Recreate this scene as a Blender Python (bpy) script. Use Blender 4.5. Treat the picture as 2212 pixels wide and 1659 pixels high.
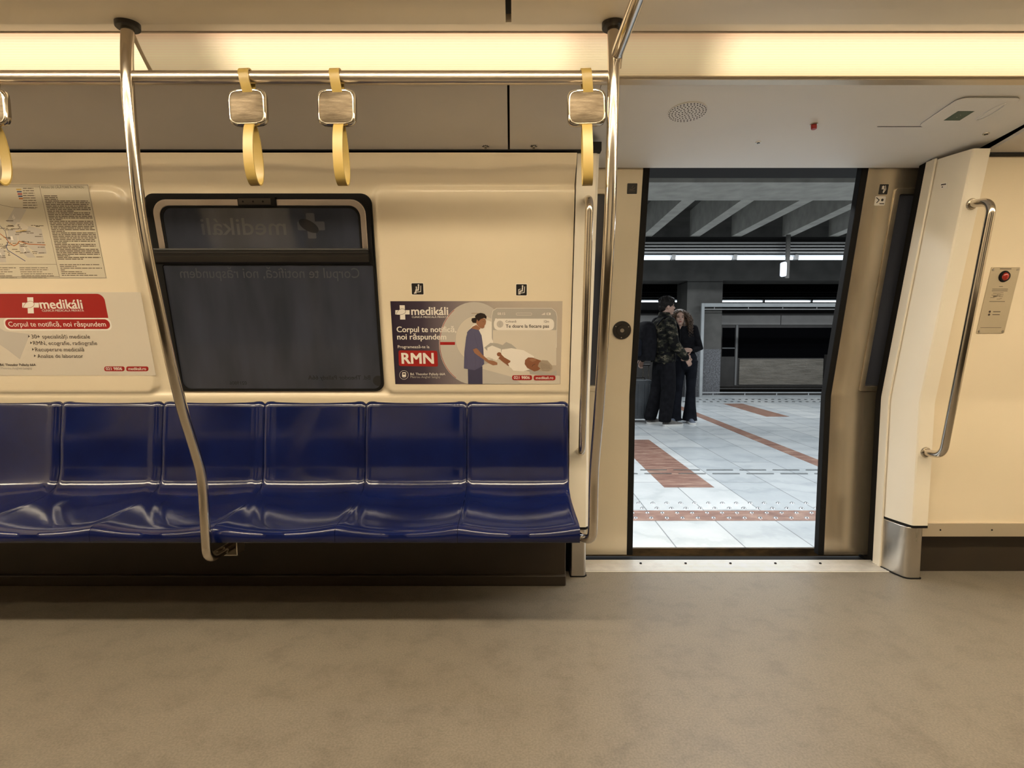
import bpy, bmesh, math, random
from mathutils import Vector, Matrix, Euler
random.seed(7)
PI = math.pi
for o in list(bpy.data.objects): bpy.data.objects.remove(o)
C = bpy.context.scene.collection
scene = bpy.context.scene

# ---------------------------------------------------------------- camera
FPX, PITCH, CH = 1200.0, math.radians(4.5), 1.135
cam = bpy.data.cameras.new('camera'); cam.sensor_fit = 'HORIZONTAL'; cam.sensor_width = 36
cam.lens = FPX / 2212 * 36; cam.clip_start = 0.02; cam.clip_end = 200
camo = bpy.data.objects.new('camera', cam); C.objects.link(camo)
camo.location = (0, 0, CH); camo.rotation_euler = (PI/2 - PITCH, 0, 0)
scene.camera = camo
# ---------------------------------------------------------------- world, exposure
w = bpy.data.worlds.new('world'); scene.world = w; w.use_nodes = True
w.node_tree.nodes['Background'].inputs[0].default_value = (0.5, 0.6, 0.75, 1)
w.node_tree.nodes['Background'].inputs[1].default_value = 0.01
vs = scene.view_settings; vs.view_transform = 'Standard'; vs.look = 'None'; vs.gamma = 1; vs.exposure = 0.10
vs.use_curve_mapping = False
# ---------------------------------------------------------------- station lamps (over the platform, above the door line)
def area(name, loc, sx, sy, power, col, rot=(0, 0, 0)):
    l = bpy.data.lights.new(name, 'AREA'); l.shape = 'RECTANGLE'; l.size = sx; l.size_y = sy
    l.energy = power; l.color = col
    o = bpy.data.objects.new(name, l); C.objects.link(o); o.location = loc; o.rotation_euler = rot
    return o
area('platform_lamp', (2.5, 4.1, 2.95), 14, 0.25, 420, (0.92, 0.97, 1.0))
area('platform_lamp', (3.5, 8.9, 2.95), 14, 0.25, 270, (0.92, 0.97, 1.0))

CABIN_L = 9.0      # radiance of the lamp strip on the near side of the carriage
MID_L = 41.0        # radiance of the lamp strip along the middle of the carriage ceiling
DIFF_L = 1.15       # radiance of the visible lamp strip

# ---------------------------------------------------------------- materials
def mat(name, col=(0.8, 0.8, 0.8), rough=0.5, metal=0.0, spec=0.5, coat=0.0, emis=None, es=0.0):
    m = bpy.data.materials.new(name); m.use_nodes = True
    b = m.node_tree.nodes['Principled BSDF']
    b.inputs['Base Color'].default_value = (*col, 1); b.inputs['Roughness'].default_value = rough
    b.inputs['Metallic'].default_value = metal; b.inputs['Specular IOR Level'].default_value = spec
    b.inputs['Coat Weight'].default_value = coat; b.inputs['Coat Roughness'].default_value = 0.08
    if emis: b.inputs['Emission Color'].default_value = (*emis, 1); b.inputs['Emission Strength'].default_value = es
    return m
def N(m, t, **kw):
    n = m.node_tree.nodes.new(t)
    for k, v in kw.items(): setattr(n, k, v)
    return n
def L(m, a, b): m.node_tree.links.new(a, b)
def bs(m): return m.node_tree.nodes['Principled BSDF']
def ramp(m, fac, stops):
    r = N(m, 'ShaderNodeValToRGB'); e = r.color_ramp.elements
    while len(e) < len(stops): e.new(0.5)
    for i, (p, c) in enumerate(stops): e[i].position = p; e[i].color = (*c, 1) if len(c) == 3 else c
    L(m, fac, r.inputs[0]); return r
def coords(m, scale=(1, 1, 1), kind='Object', rot=(0, 0, 0), loc=(0, 0, 0)):
    t = N(m, 'ShaderNodeTexCoord'); mp = N(m, 'ShaderNodeMapping')
    mp.inputs['Scale'].default_value = scale; mp.inputs['Rotation'].default_value = rot; mp.inputs['Location'].default_value = loc
    L(m, t.outputs[kind], mp.inputs[0]); return mp.outputs[0]
def noise(m, vec, scale, detail=4, rough=0.5):
    n = N(m, 'ShaderNodeTexNoise'); n.inputs['Scale'].default_value = scale
    n.inputs['Detail'].default_value = detail; n.inputs['Roughness'].default_value = rough
    L(m, vec, n.inputs[0]); return n
def bump(m, h, strength, dist=0.001):
    b = N(m, 'ShaderNodeBump'); b.inputs['Strength'].default_value = strength; b.inputs['Distance'].default_value = dist
    L(m, h, b.inputs['Height']); L(m, b.outputs[0], bs(m).inputs['Normal']); return b
def mixc(m, fac, a, b):
    x = N(m, 'ShaderNodeMix', data_type='RGBA')
    if hasattr(fac, 'links'): L(m, fac, x.inputs[0])
    else: x.inputs[0].default_value = fac
    for i, v in ((6, a), (7, b)):
        if hasattr(v, 'links'): L(m, v, x.inputs[i])
        else: x.inputs[i].default_value = (*v, 1)
    return x.outputs[2]
def noisy(name, c1, c2, scale, rough, metal=0, coat=0, stretch=(1, 1, 1), bmp=0, bscale=None, rvar=0, detail=5, spec=0.5):
    m = mat(name, c1, rough, metal, spec, coat)
    v = coords(m, stretch); n = noise(m, v, scale, detail)
    r = ramp(m, n.outputs[0], [(0.3, c1), (0.7, c2)]); L(m, r.outputs[0], bs(m).inputs['Base Color'])
    if rvar:
        mr = N(m, 'ShaderNodeMapRange'); mr.inputs[3].default_value = rough - rvar; mr.inputs[4].default_value = rough + rvar
        L(m, n.outputs[0], mr.inputs[0]); L(m, mr.outputs[0], bs(m).inputs['Roughness'])
    if bmp:
        n2 = noise(m, v, bscale or scale * 4, 3); bump(m, n2.outputs[0], bmp)
    return m

M = {}
M['cream'] = noisy('cream_gloss_panel', (0.76, 0.66, 0.49), (0.80, 0.69, 0.52), 1.5, 0.2, coat=0.5, bmp=0.15, bscale=5)
M['cream2'] = noisy('cream_pillar_paint', (0.78, 0.72, 0.61), (0.81, 0.75, 0.64), 2, 0.28, coat=0.2)
M['cove'] = noisy('grey_ceiling_panel', (0.62, 0.58, 0.54), (0.66, 0.62, 0.57), 2, 0.5)
M['header'] = noisy('grey_header_panel', (0.78, 0.77, 0.76), (0.82, 0.81, 0.79), 2, 0.5)
M['ceil'] = noisy('ceiling_paint', (0.82, 0.73, 0.58), (0.85, 0.76, 0.61), 2, 0.45)
M['trimalu'] = mat('anodised_trim', (0.62, 0.54, 0.42), 0.35, 0.6)
M['black'] = mat('black_rubber', (0.006, 0.0055, 0.0055), 0.7, 0, 0.2)
M['dark'] = noisy('dark_plastic', (0.012, 0.010, 0.009), (0.02, 0.017, 0.014), 8, 0.4)
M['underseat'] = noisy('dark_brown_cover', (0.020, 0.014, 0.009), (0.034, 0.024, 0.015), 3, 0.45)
M['joint'] = mat('joint_shadow_gap', (0.01, 0.01, 0.01), 0.8)

def steel(name, col, rough, stretch, aniso=0.3):
    m = mat(name, col, rough, 1.0)
    v = coords(m, stretch); n = noise(m, v, 60, 4)
    mr = N(m, 'ShaderNodeMapRange'); mr.inputs[3].default_value = rough - 0.08; mr.inputs[4].default_value = rough + 0.1
    L(m, n.outputs[0], mr.inputs[0]); L(m, mr.outputs[0], bs(m).inputs['Roughness'])
    n2 = noise(m, coords(m), 6, 4)
    r = ramp(m, n2.outputs[0], [(0.3, tuple(c * 0.85 for c in col)), (0.7, col)]); L(m, r.outputs[0], bs(m).inputs['Base Color'])
    bump(m, n.outputs[0], 0.08)
    return m
M['pole'] = steel('polished_steel_tube', (0.66, 0.60, 0.52), 0.14, (1, 1, 0.05))
M['rail'] = steel('polished_steel_rail', (0.70, 0.62, 0.52), 0.30, (0.05, 1, 1))
M['steel'] = steel('brushed_stainless', (0.66, 0.62, 0.56), 0.3, (1, 1, 0.04))
M['sill'] = noisy('ribbed_aluminium_sill', (0.66, 0.63, 0.58), (0.78, 0.75, 0.70), 20, 0.4, metal=0.3)
M['studmetal'] = mat('stud_metal', (0.42, 0.43, 0.44), 0.3, 1.0)
M['alu'] = steel('aluminium_frame', (0.50, 0.43, 0.37), 0.35, (0.1, 1, 1))
M['doorleaf'] = noisy('door_leaf_metal_paint', (0.68, 0.60, 0.46), (0.74, 0.65, 0.50), 3, 0.30, metal=0.4, stretch=(1, 1, 0.3))
M['doorleaf_shaded'] = noisy('shaded_steel_door_leaf', (0.40, 0.34, 0.26), (0.62, 0.54, 0.42), 7, 0.24, metal=0.8, stretch=(1, 1, 0.06))  # right leaf: shade from its angle and streaky reflections are put into the colour

# seat plastic
m = M['seat'] = mat('glossy_navy_plastic', (0.006, 0.012, 0.07), 0.13, 0, 0.42, 0.2)
n = noise(m, coords(m), 5, 3); r = ramp(m, n.outputs[0], [(0.3, (0.004, 0.007, 0.045)), (0.7, (0.005, 0.011, 0.072))])
L(m, r.outputs[0], bs(m).inputs['Base Color'])
n2 = noise(m, coords(m), 14, 2); bump(m, n2.outputs[0], 0.25, 0.002)

# glass with printed film
def glass(name, c1, c2):
    m = mat(name, c1, 0.06, 0, 0.5)
    n = noise(m, coords(m, (3, 0.7, 3)), 2.2, 3)
    r = ramp(m, n.outputs[0], [(0.35, c1), (0.7, c2)]); L(m, r.outputs[0], bs(m).inputs['Base Color'])
    return m
M['glass'] = glass('film_backed_window_glass', (0.030, 0.034, 0.046), (0.050, 0.056, 0.080))
M['doorglass'] = glass('tinted_door_glass', (0.05, 0.055, 0.072), (0.075, 0.082, 0.11))

# strap
M['strap'] = mat('yellow_strap_vinyl', (0.30, 0.21, 0.06), 0.38, 0, 0.5)
m = M['plate'] = mat('scratched_metal_plate', (0.3, 0.24, 0.16), 0.42, 0.7)
n = noise(m, coords(m, (8, 1, 60)), 2, 6, 0.65); r = ramp(m, n.outputs[0], [(0.3, (0.035, 0.024, 0.012)), (0.5, (0.09, 0.068, 0.043)), (0.75, (0.20, 0.165, 0.12))])
n3 = noise(m, coords(m), 22, 4); c = mixc(m, n3.outputs[0], r.outputs[0], (0.07, 0.052, 0.03)); L(m, c, bs(m).inputs['Base Color'])
bump(m, n.outputs[0], 0.3)
M['chrome'] = mat('chrome_rim', (0.52, 0.47, 0.39), 0.18, 1)

# carriage floor
m = M['floor'] = mat('rubber_floor', (0.2, 0.16, 0.12), 0.42, 0, 0.35)
v = coords(m)
n1 = noise(m, v, 1.3, 5); n2 = noise(m, v, 9, 6, 0.7); n3 = noise(m, v, 160, 2)
r1 = ramp(m, n1.outputs[0], [(0.3, (0.165, 0.142, 0.114)), (0.7, (0.20, 0.173, 0.139))])
r2 = ramp(m, n2.outputs[0], [(0.35, (0.122, 0.104, 0.083)), (0.5, (0.19, 0.165, 0.133)), (0.7, (0.215, 0.186, 0.149))])
c = mixc(m, 0.45, r1.outputs[0], r2.outputs[0])
vo = N(m, 'ShaderNodeTexVoronoi'); vo.inputs['Scale'].default_value = 13; L(m, v, vo.inputs[0])
rs = ramp(m, vo.outputs['Distance'], [(0.0, (1, 1, 1)), (0.022, (0, 0, 0))])
c = mixc(m, rs.outputs[0], c, (0.55, 0.5, 0.42))
r3 = ramp(m, n3.outputs[0], [(0.35, (0.85, 0.85, 0.85)), (0.65, (1.1, 1.1, 1.1))])
mm = N(m, 'ShaderNodeMix', data_type='RGBA', blend_type='MULTIPLY'); mm.inputs[0].default_value = 1
L(m, c, mm.inputs[6]); L(m, r3.outputs[0], mm.inputs[7]); L(m, mm.outputs[2], bs(m).inputs['Base Color'])
mr = N(m, 'ShaderNodeMapRange'); mr.inputs[3].default_value = 0.34; mr.inputs[4].default_value = 0.52
L(m, n2.outputs[0], mr.inputs[0]); L(m, mr.outputs[0], bs(m).inputs['Roughness']); bump(m, n3.outputs[0], 0.12)

# lamp diffusers: origin of the object at its left end
def diffuser(name, strength, dim_l, dim_r=None):
    m = mat(name, (0.7, 0.6, 0.42), 0.4)
    t = N(m, 'ShaderNodeTexCoord'); s = N(m, 'ShaderNodeSeparateXYZ'); L(m, t.outputs['Object'], s.inputs[0])
    r = N(m, 'ShaderNodeMapRange', interpolation_type='SMOOTHSTEP')
    r.inputs[1].default_value = max(0, dim_l - 0.10); r.inputs[2].default_value = dim_l + 0.06
    r.inputs[3].default_value = 0.30 if dim_l > 0 else 1; r.inputs[4].default_value = 1
    L(m, s.outputs[0], r.inputs[0]); f = r.outputs[0]
    if dim_r:
        r2 = N(m, 'ShaderNodeMapRange', interpolation_type='SMOOTHSTEP'); r2.inputs[1].default_value = dim_r
        r2.inputs[2].default_value = dim_r + 0.12; r2.inputs[3].default_value = 1; r2.inputs[4].default_value = 0.6
        L(m, s.outputs[0], r2.inputs[0]); mu = N(m, 'ShaderNodeMath', operation='MULTIPLY'); L(m, f, mu.inputs[0]); L(m, r2.outputs[0], mu.inputs[1]); f = mu.outputs[0]
    # tube behind the ribbed diffuser: brightest along its middle line
    ry = N(m, 'ShaderNodeMapRange'); ry.inputs[1].default_value = 0; ry.inputs[2].default_value = 0.128; L(m, s.outputs[1], ry.inputs[0])
    cr = ramp(m, ry.outputs[0], [(0.0, (0.78, 0.58, 0.31)), (0.2, (0.90, 0.70, 0.40)), (0.5, (1.0, 0.80, 0.46)), (0.8, (0.95, 0.72, 0.44)), (1.0, (0.75, 0.42, 0.24))])
    wv = N(m, 'ShaderNodeTexWave', wave_type='BANDS', bands_direction='Y'); wv.inputs['Scale'].default_value = 42; L(m, t.outputs['Object'], wv.inputs[0])
    w2 = N(m, 'ShaderNodeMapRange'); w2.inputs[3].default_value = 0.90; w2.inputs[4].default_value = 1.06; L(m, wv.outputs[1], w2.inputs[0])
    mu = N(m, 'ShaderNodeMath', operation='MULTIPLY'); L(m, f, mu.inputs[0]); L(m, w2.outputs[0], mu.inputs[1])
    mu2 = N(m, 'ShaderNodeMath', operation='MULTIPLY'); L(m, mu.outputs[0], mu2.inputs[0]); mu2.inputs[1].default_value = strength
    L(m, cr.outputs[0], bs(m).inputs['Emission Color']); L(m, mu2.outputs[0], bs(m).inputs['Emission Strength'])
    return m

# marble
def marble(name, bricks):
    m = mat(name, (0.75, 0.78, 0.8), 0.22, 0, 0.4)
    v = coords(m, rot=(0, 0, PI/2) if bricks else (0, 0, 0), loc=(0, 0.243, 0)); vd = N(m, 'ShaderNodeVectorMath', operation='ADD')
    nz = noise(m, v, 1.2, 6, 0.6); vein = noise(m, v, 2.3, 8, 0.62); L(m, v, vd.inputs[0]); L(m, nz.outputs[1], vd.inputs[1])
    w_ = N(m, 'ShaderNodeTexWave'); w_.inputs['Scale'].default_value = 0.7; w_.inputs['Distortion'].default_value = 9; w_.inputs['Detail'].default_value = 4
    L(m, vd.outputs[0], w_.inputs[0])
    rv = ramp(m, w_.outputs[0], [(0.0, (0.44, 0.47, 0.48)), (0.18, (0.56, 0.585, 0.59)), (1, (0.62, 0.64, 0.64))])
    rn = ramp(m, vein.outputs[0], [(0.3, (0.46, 0.49, 0.51)), (0.6, (0.64, 0.66, 0.66))])
    c = mixc(m, 0.5, rv.outputs[0], rn.outputs[0])
    if bricks:
        b = N(m, 'ShaderNodeTexBrick'); b.inputs['Color1'].default_value = (1, 1, 1, 1); b.inputs['Color2'].default_value = (0.74, 0.77, 0.80, 1)
        b.inputs['Mortar'].default_value = (0.42, 0.43, 0.44, 1); b.inputs['Scale'].default_value = 1
        b.inputs['Brick Width'].default_value = 1.5; b.inputs['Row Height'].default_value = 0.39; b.inputs['Mortar Size'].default_value = 0.004
        L(m, v, b.inputs[0])
        x = N(m, 'ShaderNodeMix', data_type='RGBA', blend_type='MULTIPLY'); x.inputs[0].default_value = 1
        L(m, c, x.inputs[6]); L(m, b.outputs[0], x.inputs[7]); c = x.outputs[2]
    L(m, c, bs(m).inputs['Base Color']); return m
M['marble'] = marble('white_marble_slabs', True)
m = M['granite'] = mat('red_brown_marble', (0.2, 0.1, 0.07), 0.3)
n = noise(m, coords(m, (1, 3, 1), rot=(0, 0, 0.5)), 5, 7, 0.7)
r = ramp(m, n.outputs[0], [(0.3, (0.13, 0.06, 0.045)), (0.5, (0.25, 0.135, 0.10)), (0.72, (0.42, 0.29, 0.22))]); L(m, r.outputs[0], bs(m).inputs['Base Color'])
M['edge'] = noisy('worn_platform_edge', (0.02, 0.013, 0.007), (0.10, 0.065, 0.03), 12, 0.6, stretch=(1, 1, 3))
M['concrete'] = noisy('station_concrete', (0.06, 0.058, 0.054), (0.10, 0.097, 0.09), 3, 0.75, bmp=0.4, bscale=30)
M['speckle'] = noisy('speckled_concrete', (0.05, 0.05, 0.053), (0.17, 0.175, 0.19), 40, 0.7, bmp=0.4, bscale=80)
M['beam'] = noisy('painted_beam', (0.27, 0.265, 0.24), (0.38, 0.37, 0.335), 5, 0.8)
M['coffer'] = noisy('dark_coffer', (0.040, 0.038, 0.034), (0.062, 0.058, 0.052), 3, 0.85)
M['louver'] = mat('grey_louver', (0.30, 0.30, 0.30), 0.5, 0.2)
M['louverback'] = mat('louver_shadow_board', (0.02, 0.02, 0.02), 0.7)
M['led'] = mat('fluorescent_tube', (0.9, 0.9, 0.9), 0.4, emis=(0.82, 0.92, 1.0), es=3.0)
M['ledfar'] = mat('far_fluorescent_tube', (0.9, 0.9, 0.9), 0.4, emis=(0.82, 0.92, 1.0), es=2.2)
M['whitehouse'] = mat('white_lamp_housing', (0.75, 0.78, 0.82), 0.4)
M['greymetal'] = noisy('grey_painted_frame', (0.30, 0.32, 0.33), (0.38, 0.40, 0.41), 4, 0.5)
M['trainbody'] = noisy('far_train_body', (0.05, 0.047, 0.045), (0.075, 0.07, 0.066), 4, 0.5)
M['trainband'] = noisy('far_train_roof_band', (0.28, 0.27, 0.26), (0.33, 0.32, 0.31), 4, 0.5)
M['trainglass'] = mat('far_train_glass', (0.004, 0.004, 0.005), 0.07)
M['corr'] = noisy('corrugated_steel', (0.40, 0.37, 0.32), (0.62, 0.58, 0.52), 9, 0.4, metal=0.35, stretch=(0.3, 1, 4))
M['backlight'] = mat('backlit_sign', (0.8, 0.85, 0.95), 0.4, emis=(0.75, 0.85, 1.0), es=0.95)
# print
def flat(name, c, rough=0.4): return mat(name, c, rough)
M['p_white'] = flat('print_white', (0.78, 0.73, 0.66)); M['p_paper'] = flat('poster_paper', (0.62, 0.56, 0.47), 0.3)
M['p_mapaper'] = flat('map_paper', (0.60, 0.54, 0.42), 0.3)
M['p_red'] = flat('print_red', (0.34, 0.018, 0.016), 0.3); M['p_brightred'] = flat('print_bright_red', (0.42, 0.045, 0.025), 0.3)
M['p_ink'] = flat('print_ink', (0.05, 0.035, 0.03)); M['p_dark'] = flat('print_dark_line', (0.10, 0.07, 0.045)); M['p_grey'] = flat('print_grey', (0.40, 0.37, 0.33))
M['p_lgrey'] = flat('print_light_grey', (0.50, 0.46, 0.41)); M['p_scrub'] = flat('print_blue_scrubs', (0.10, 0.095, 0.17))
M['p_scrub2'] = flat('print_dark_blue_scrubs', (0.055, 0.052, 0.10)); M['p_skin'] = flat('print_skin', (0.32, 0.15, 0.085))
M['p_skin2'] = flat('print_tanned_skin', (0.25, 0.10, 0.05)); M['p_hair'] = flat('print_hair', (0.02, 0.012, 0.01))
M['p_ghair'] = flat('print_grey_hair', (0.36, 0.29, 0.22)); M['p_orange'] = flat('print_orange', (0.45, 0.14, 0.03)); M['p_blue'] = flat('print_blue', (0.03, 0.05, 0.15))
M['p_yellow'] = flat('print_yellow', (0.55, 0.36, 0.08)); M['p_green'] = flat('green_label', (0.02, 0.07, 0.045))
M['p_black'] = flat('sticker_black', (0.012, 0.010, 0.010)); M['p_ghost'] = mat('film_letter', (0.070, 0.072, 0.084), 0.08)
M['p_ghostdark'] = mat('film_letter_dark', (0.022, 0.022, 0.026), 0.08)
m = M['p_bg'] = mat('advert_background', (0.3, 0.3, 0.3), 0.25)
t = N(m, 'ShaderNodeTexCoord'); s = N(m, 'ShaderNodeSeparateXYZ'); L(m, t.outputs['Generated'], s.inputs[0])
r = ramp(m, s.outputs[0], [(0.0, (0.030, 0.020, 0.035)), (0.18, (0.060, 0.045, 0.065)), (0.36, (0.20, 0.165, 0.175)), (0.6, (0.42, 0.36, 0.31)), (1, (0.50, 0.43, 0.35))]); L(m, r.outputs[0], bs(m).inputs['Base Color'])
M['lensred'] = mat('red_lens', (0.30, 0.02, 0.012), 0.2, 0, 0.5, 0.5)
M['redbutton'] = mat('red_plastic_button', (0.33, 0.018, 0.014), 0.35)
M['panelplate'] = noisy('alarm_plate_metal', (0.48, 0.41, 0.29), (0.54, 0.46, 0.33), 6, 0.4, metal=0.3)
# people
M['skin'] = noisy('skin', (0.33, 0.20, 0.15), (0.38, 0.24, 0.18), 20, 0.55)
M['hairblack'] = noisy('black_hair', (0.008, 0.007, 0.007), (0.02, 0.017, 0.015), 60, 0.5, spec=0.08)
M['haircurl'] = noisy('curly_brown_hair', (0.022, 0.012, 0.007), (0.11, 0.062, 0.034), 30, 0.5)
M['cloth_black'] = noisy('black_cloth', (0.004, 0.004, 0.005), (0.009, 0.009, 0.011), 20, 0.85, spec=0.08)
M['cloth_jean'] = noisy('black_denim', (0.005, 0.0055, 0.008), (0.011, 0.0125, 0.018), 10, 0.8, spec=0.08)
M['shoe'] = noisy('grey_suede', (0.07, 0.065, 0.06), (0.13, 0.12, 0.11), 30, 0.8); M['sole'] = mat('white_sole', (0.6, 0.6, 0.58), 0.5)
M['canvas'] = mat('grey_canvas_shoe', (0.10, 0.12, 0.16), 0.8); M['lip'] = mat('lip', (0.25, 0.07, 0.06), 0.5); M['eye'] = mat('eye_dark', (0.02, 0.015, 0.012), 0.2)
m = M['camo'] = mat('camouflage_cloth', (0.03, 0.03, 0.02), 0.85, 0, 0.1)
v = coords(m, (1, 1, 1.7)); n1 = noise(m, v, 11, 3, 0.55)
r = ramp(m, n1.outputs[0], [(0.0, (0.005, 0.005, 0.005)), (0.47, (0.018, 0.018, 0.013)), (0.56, (0.05, 0.044, 0.030)), (0.61, (0.13, 0.11, 0.08)), (0.645, (0.009, 0.008, 0.006))])
r.color_ramp.interpolation = 'CONSTANT'; L(m, r.outputs[0], bs(m).inputs['Base Color'])
M['case'] = noisy('ribbed_grey_case', (0.035, 0.04, 0.046), (0.055, 0.062, 0.07), 6, 0.35)

# ---------------------------------------------------------------- mesh helpers
class MB:
    def __init__(s): s.v = []; s.f = []; s.m = []
    def add(s, vs_, fs, mi=0):
        b = len(s.v); s.v += [tuple(p) for p in vs_]
        for f in fs: s.f.append([i + b for i in f]); s.m.append(mi)
        return s
    def box(s, x0, x1, y0, y1, z0, z1, mi=0, mx=None):
        p = [(x0, y0, z0), (x1, y0, z0), (x1, y1, z0), (x0, y1, z0), (x0, y0, z1), (x1, y0, z1), (x1, y1, z1), (x0, y1, z1)]
        if mx: p = [mx @ Vector(q) for q in p]
        return s.add(p, [(0, 3, 2, 1), (4, 5, 6, 7), (0, 1, 5, 4), (1, 2, 6, 5), (2, 3, 7, 6), (3, 0, 4, 7)], mi)
    def loft(s, rings, closed=True, cap=True, mi=0):
        n = len(rings[0]); vv = [p for r_ in rings for p in r_]; ff = []
        for i in range(len(rings) - 1):
            for j in range(n if closed else n - 1):
                k = (j + 1) % n; ff.append((i * n + j, i * n + k, (i + 1) * n + k, (i + 1) * n + j))
        if cap and closed: ff.append(tuple(reversed(range(n)))); ff.append(tuple(range((len(rings) - 1) * n, len(rings) * n)))
        return s.add(vv, ff, mi)
    def tube(s, pts, r, seg=16, mi=0, cap=True, rad=None, up=None):
        pts = [Vector(p) for p in pts]; rings = []; up = Vector(up) if up is not None else None
        for i, p in enumerate(pts):
            t = (pts[min(i + 1, len(pts) - 1)] - pts[max(i - 1, 0)]).normalized()
            if up is None: up = Vector((0, 0, 1)) if abs(t.z) < 0.9 else Vector((1, 0, 0))
            a = (up - t * up.dot(t)).normalized(); b = t.cross(a); up = a
            rr = rad[i] if rad else r
            if not isinstance(rr, tuple): rr = (rr, rr)
            rings.append([p + a * math.cos(2 * PI * k / seg) * rr[0] + b * math.sin(2 * PI * k / seg) * rr[1] for k in range(seg)])
        return s.loft(rings, True, cap, mi)
    def prism(s, poly, z0, z1, mi=0, mx=None):
        a = [Vector((x, y, z0)) for x, y in poly]; b = [Vector((x, y, z1)) for x, y in poly]
        ar = sum(poly[i][0] * poly[(i + 1) % len(poly)][1] - poly[(i + 1) % len(poly)][0] * poly[i][1] for i in range(len(poly)))
        if ar < 0: a.reverse(); b.reverse()
        if mx: a = [mx @ q for q in a]; b = [mx @ q for q in b]
        return s.loft([a, b], True, True, mi)
    def poly(s, pts, z, mi=0): 
        ar = sum(pts[i][0] * pts[(i + 1) % len(pts)][1] - pts[(i + 1) % len(pts)][0] * pts[i][1] for i in range(len(pts)))
        p = list(pts) if ar > 0 else list(reversed(pts))
        return s.add([(x, y, z) for x, y in p], [tuple(range(len(p)))], mi)
    def cyl(s, c, axis, r, h, seg=24, mi=0, r2=None):
        c = Vector(c); ax = Vector(axis).normalized()
        return s.tube([c, c + ax * h], r, seg, mi, rad=[r, r if r2 is None else r2])
    def ell(s, c, r, rot=None, mi=0, nu=20, nv=12):
        c = Vector(c); R = Euler(rot).to_matrix() if rot else Matrix.Identity(3); rings = []
        for i in range(1, nv):
            a = PI * i / nv
            rings.append([c + R @ Vector((r[0] * math.sin(a) * math.cos(2 * PI * k / nu), r[1] * math.sin(a) * math.sin(2 * PI * k / nu), -r[2] * math.cos(a))) for k in range(nu)])
        return s.loft(rings, True, True, mi)
    def build(s, name, mats, parent=None, mx=None, smooth=True, bevel=0, bseg=3, ang=35, label=None):
        me = bpy.data.meshes.new(name); me.from_pydata(s.v, [], s.f)
        if not isinstance(mats, (list, tuple)): mats = [mats]
        for m_ in mats: me.materials.append(m_)
        me.polygons.foreach_set('material_index', s.m)
        me.update(); me.validate()
        bm = bmesh.new(); bm.from_mesh(me); bmesh.ops.recalc_face_normals(bm, faces=bm.faces); bm.to_mesh(me); bm.free()
        if smooth:
            me.polygons.foreach_set('use_smooth', [True] * len(me.polygons)); me.set_sharp_from_angle(angle=math.radians(ang))
        o = bpy.data.objects.new(name, me); C.objects.link(o)
        if parent: o.parent = parent
        if mx is not None: o.matrix_world = mx
        if bevel:
            b = o.modifiers.new('bevel', 'BEVEL'); b.width = bevel; b.segments = bseg; b.limit_method = 'ANGLE'; b.angle_limit = math.radians(40); b.harden_normals = True
        if label: o['label'] = label
        return o

def thing(name, label, cat, loc=(0, 0, 0), group=None, kind=None):
    o = bpy.data.objects.new(name, None); C.objects.link(o); o.location = loc; o.empty_display_size = 0.05
    return tag(o, label, cat, group, kind)
def tag(o, label=None, cat=None, group=None, kind=None):
    if label: o['label'] = label
    if cat: o['category'] = cat
    if group: o['group'] = group
    if kind: o['kind'] = kind
    return o
def struct(o, label=None): o['kind'] = 'structure'; (label and o.__setitem__('label', label)); return o
def own(mb, name, mats, origin, **k):
    # mesh whose vertices are given in world space but whose origin sits at `origin`
    ox = Vector(origin); mb.v = [tuple(Vector(p) - ox) for p in mb.v]
    o = mb.build(name, mats, None, **k); o.location = ox; return o
def child(mb, name, mats, parent, **k):
    ox = parent.location if parent.parent is None else parent.matrix_world.translation
    mb.v = [tuple(Vector(p) - Vector(parent.location)) for p in mb.v]
    return mb.build(name, mats, parent, **k)
def sub(mb, name, mats, part, **k):
    # sub-part of a part whose own location is zero under its thing
    mb.v = [tuple(Vector(p) - Vector(part.parent.location)) for p in mb.v]
    return mb.build(name, mats, part, **k)
def copy_tree(o, parent=None):
    c = o.copy(); C.objects.link(c); c.parent = parent
    for ch in list(o.children): copy_tree(ch, c)
    return c

def fillet(pts, r, n=8):
    pts = [Vector(p) for p in pts]; out = [pts[0]]
    for i in range(1, len(pts) - 1):
        a, b, c = pts[i - 1], pts[i], pts[i + 1]
        u = (a - b); v = (c - b); rr = r[i - 1] if isinstance(r, (list, tuple)) else r
        d = min(rr, u.length * 0.48, v.length * 0.48); p0 = b + u.normalized() * d; p1 = b + v.normalized() * d
        for k in range(n + 1):
            t = k / n; out.append(p0 * (1 - t) ** 2 + b * 2 * t * (1 - t) + p1 * t * t)
    out.append(pts[-1]); return out
def dens(pts, n=6):
    out = []
    for a, b in zip(pts[:-1], pts[1:]):
        for k in range(n): out.append(Vector(a).lerp(Vector(b), k / n))
    out.append(Vector(pts[-1])); return out
def rrect(x0, x1, y0, y1, r, n=8):
    if not isinstance(r, (list, tuple)): r = [r] * 4      # bl, br, tr, tl
    out = []
    for (cx, cy, a0, rr) in ((x0, y0, PI, r[0]), (x1, y0, 1.5 * PI, r[1]), (x1, y1, 0, r[2]), (x0, y1, 0.5 * PI, r[3])):
        rr = max(rr, 1e-4); sx = 1 if cx == x0 else -1; sy = 1 if cy == y0 else -1
        for k in range(n + 1):
            a = a0 + PI / 2 * k / n; out.append((cx + sx * rr + rr * math.cos(a), cy + sy * rr + rr * math.sin(a)))
    return out
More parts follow.
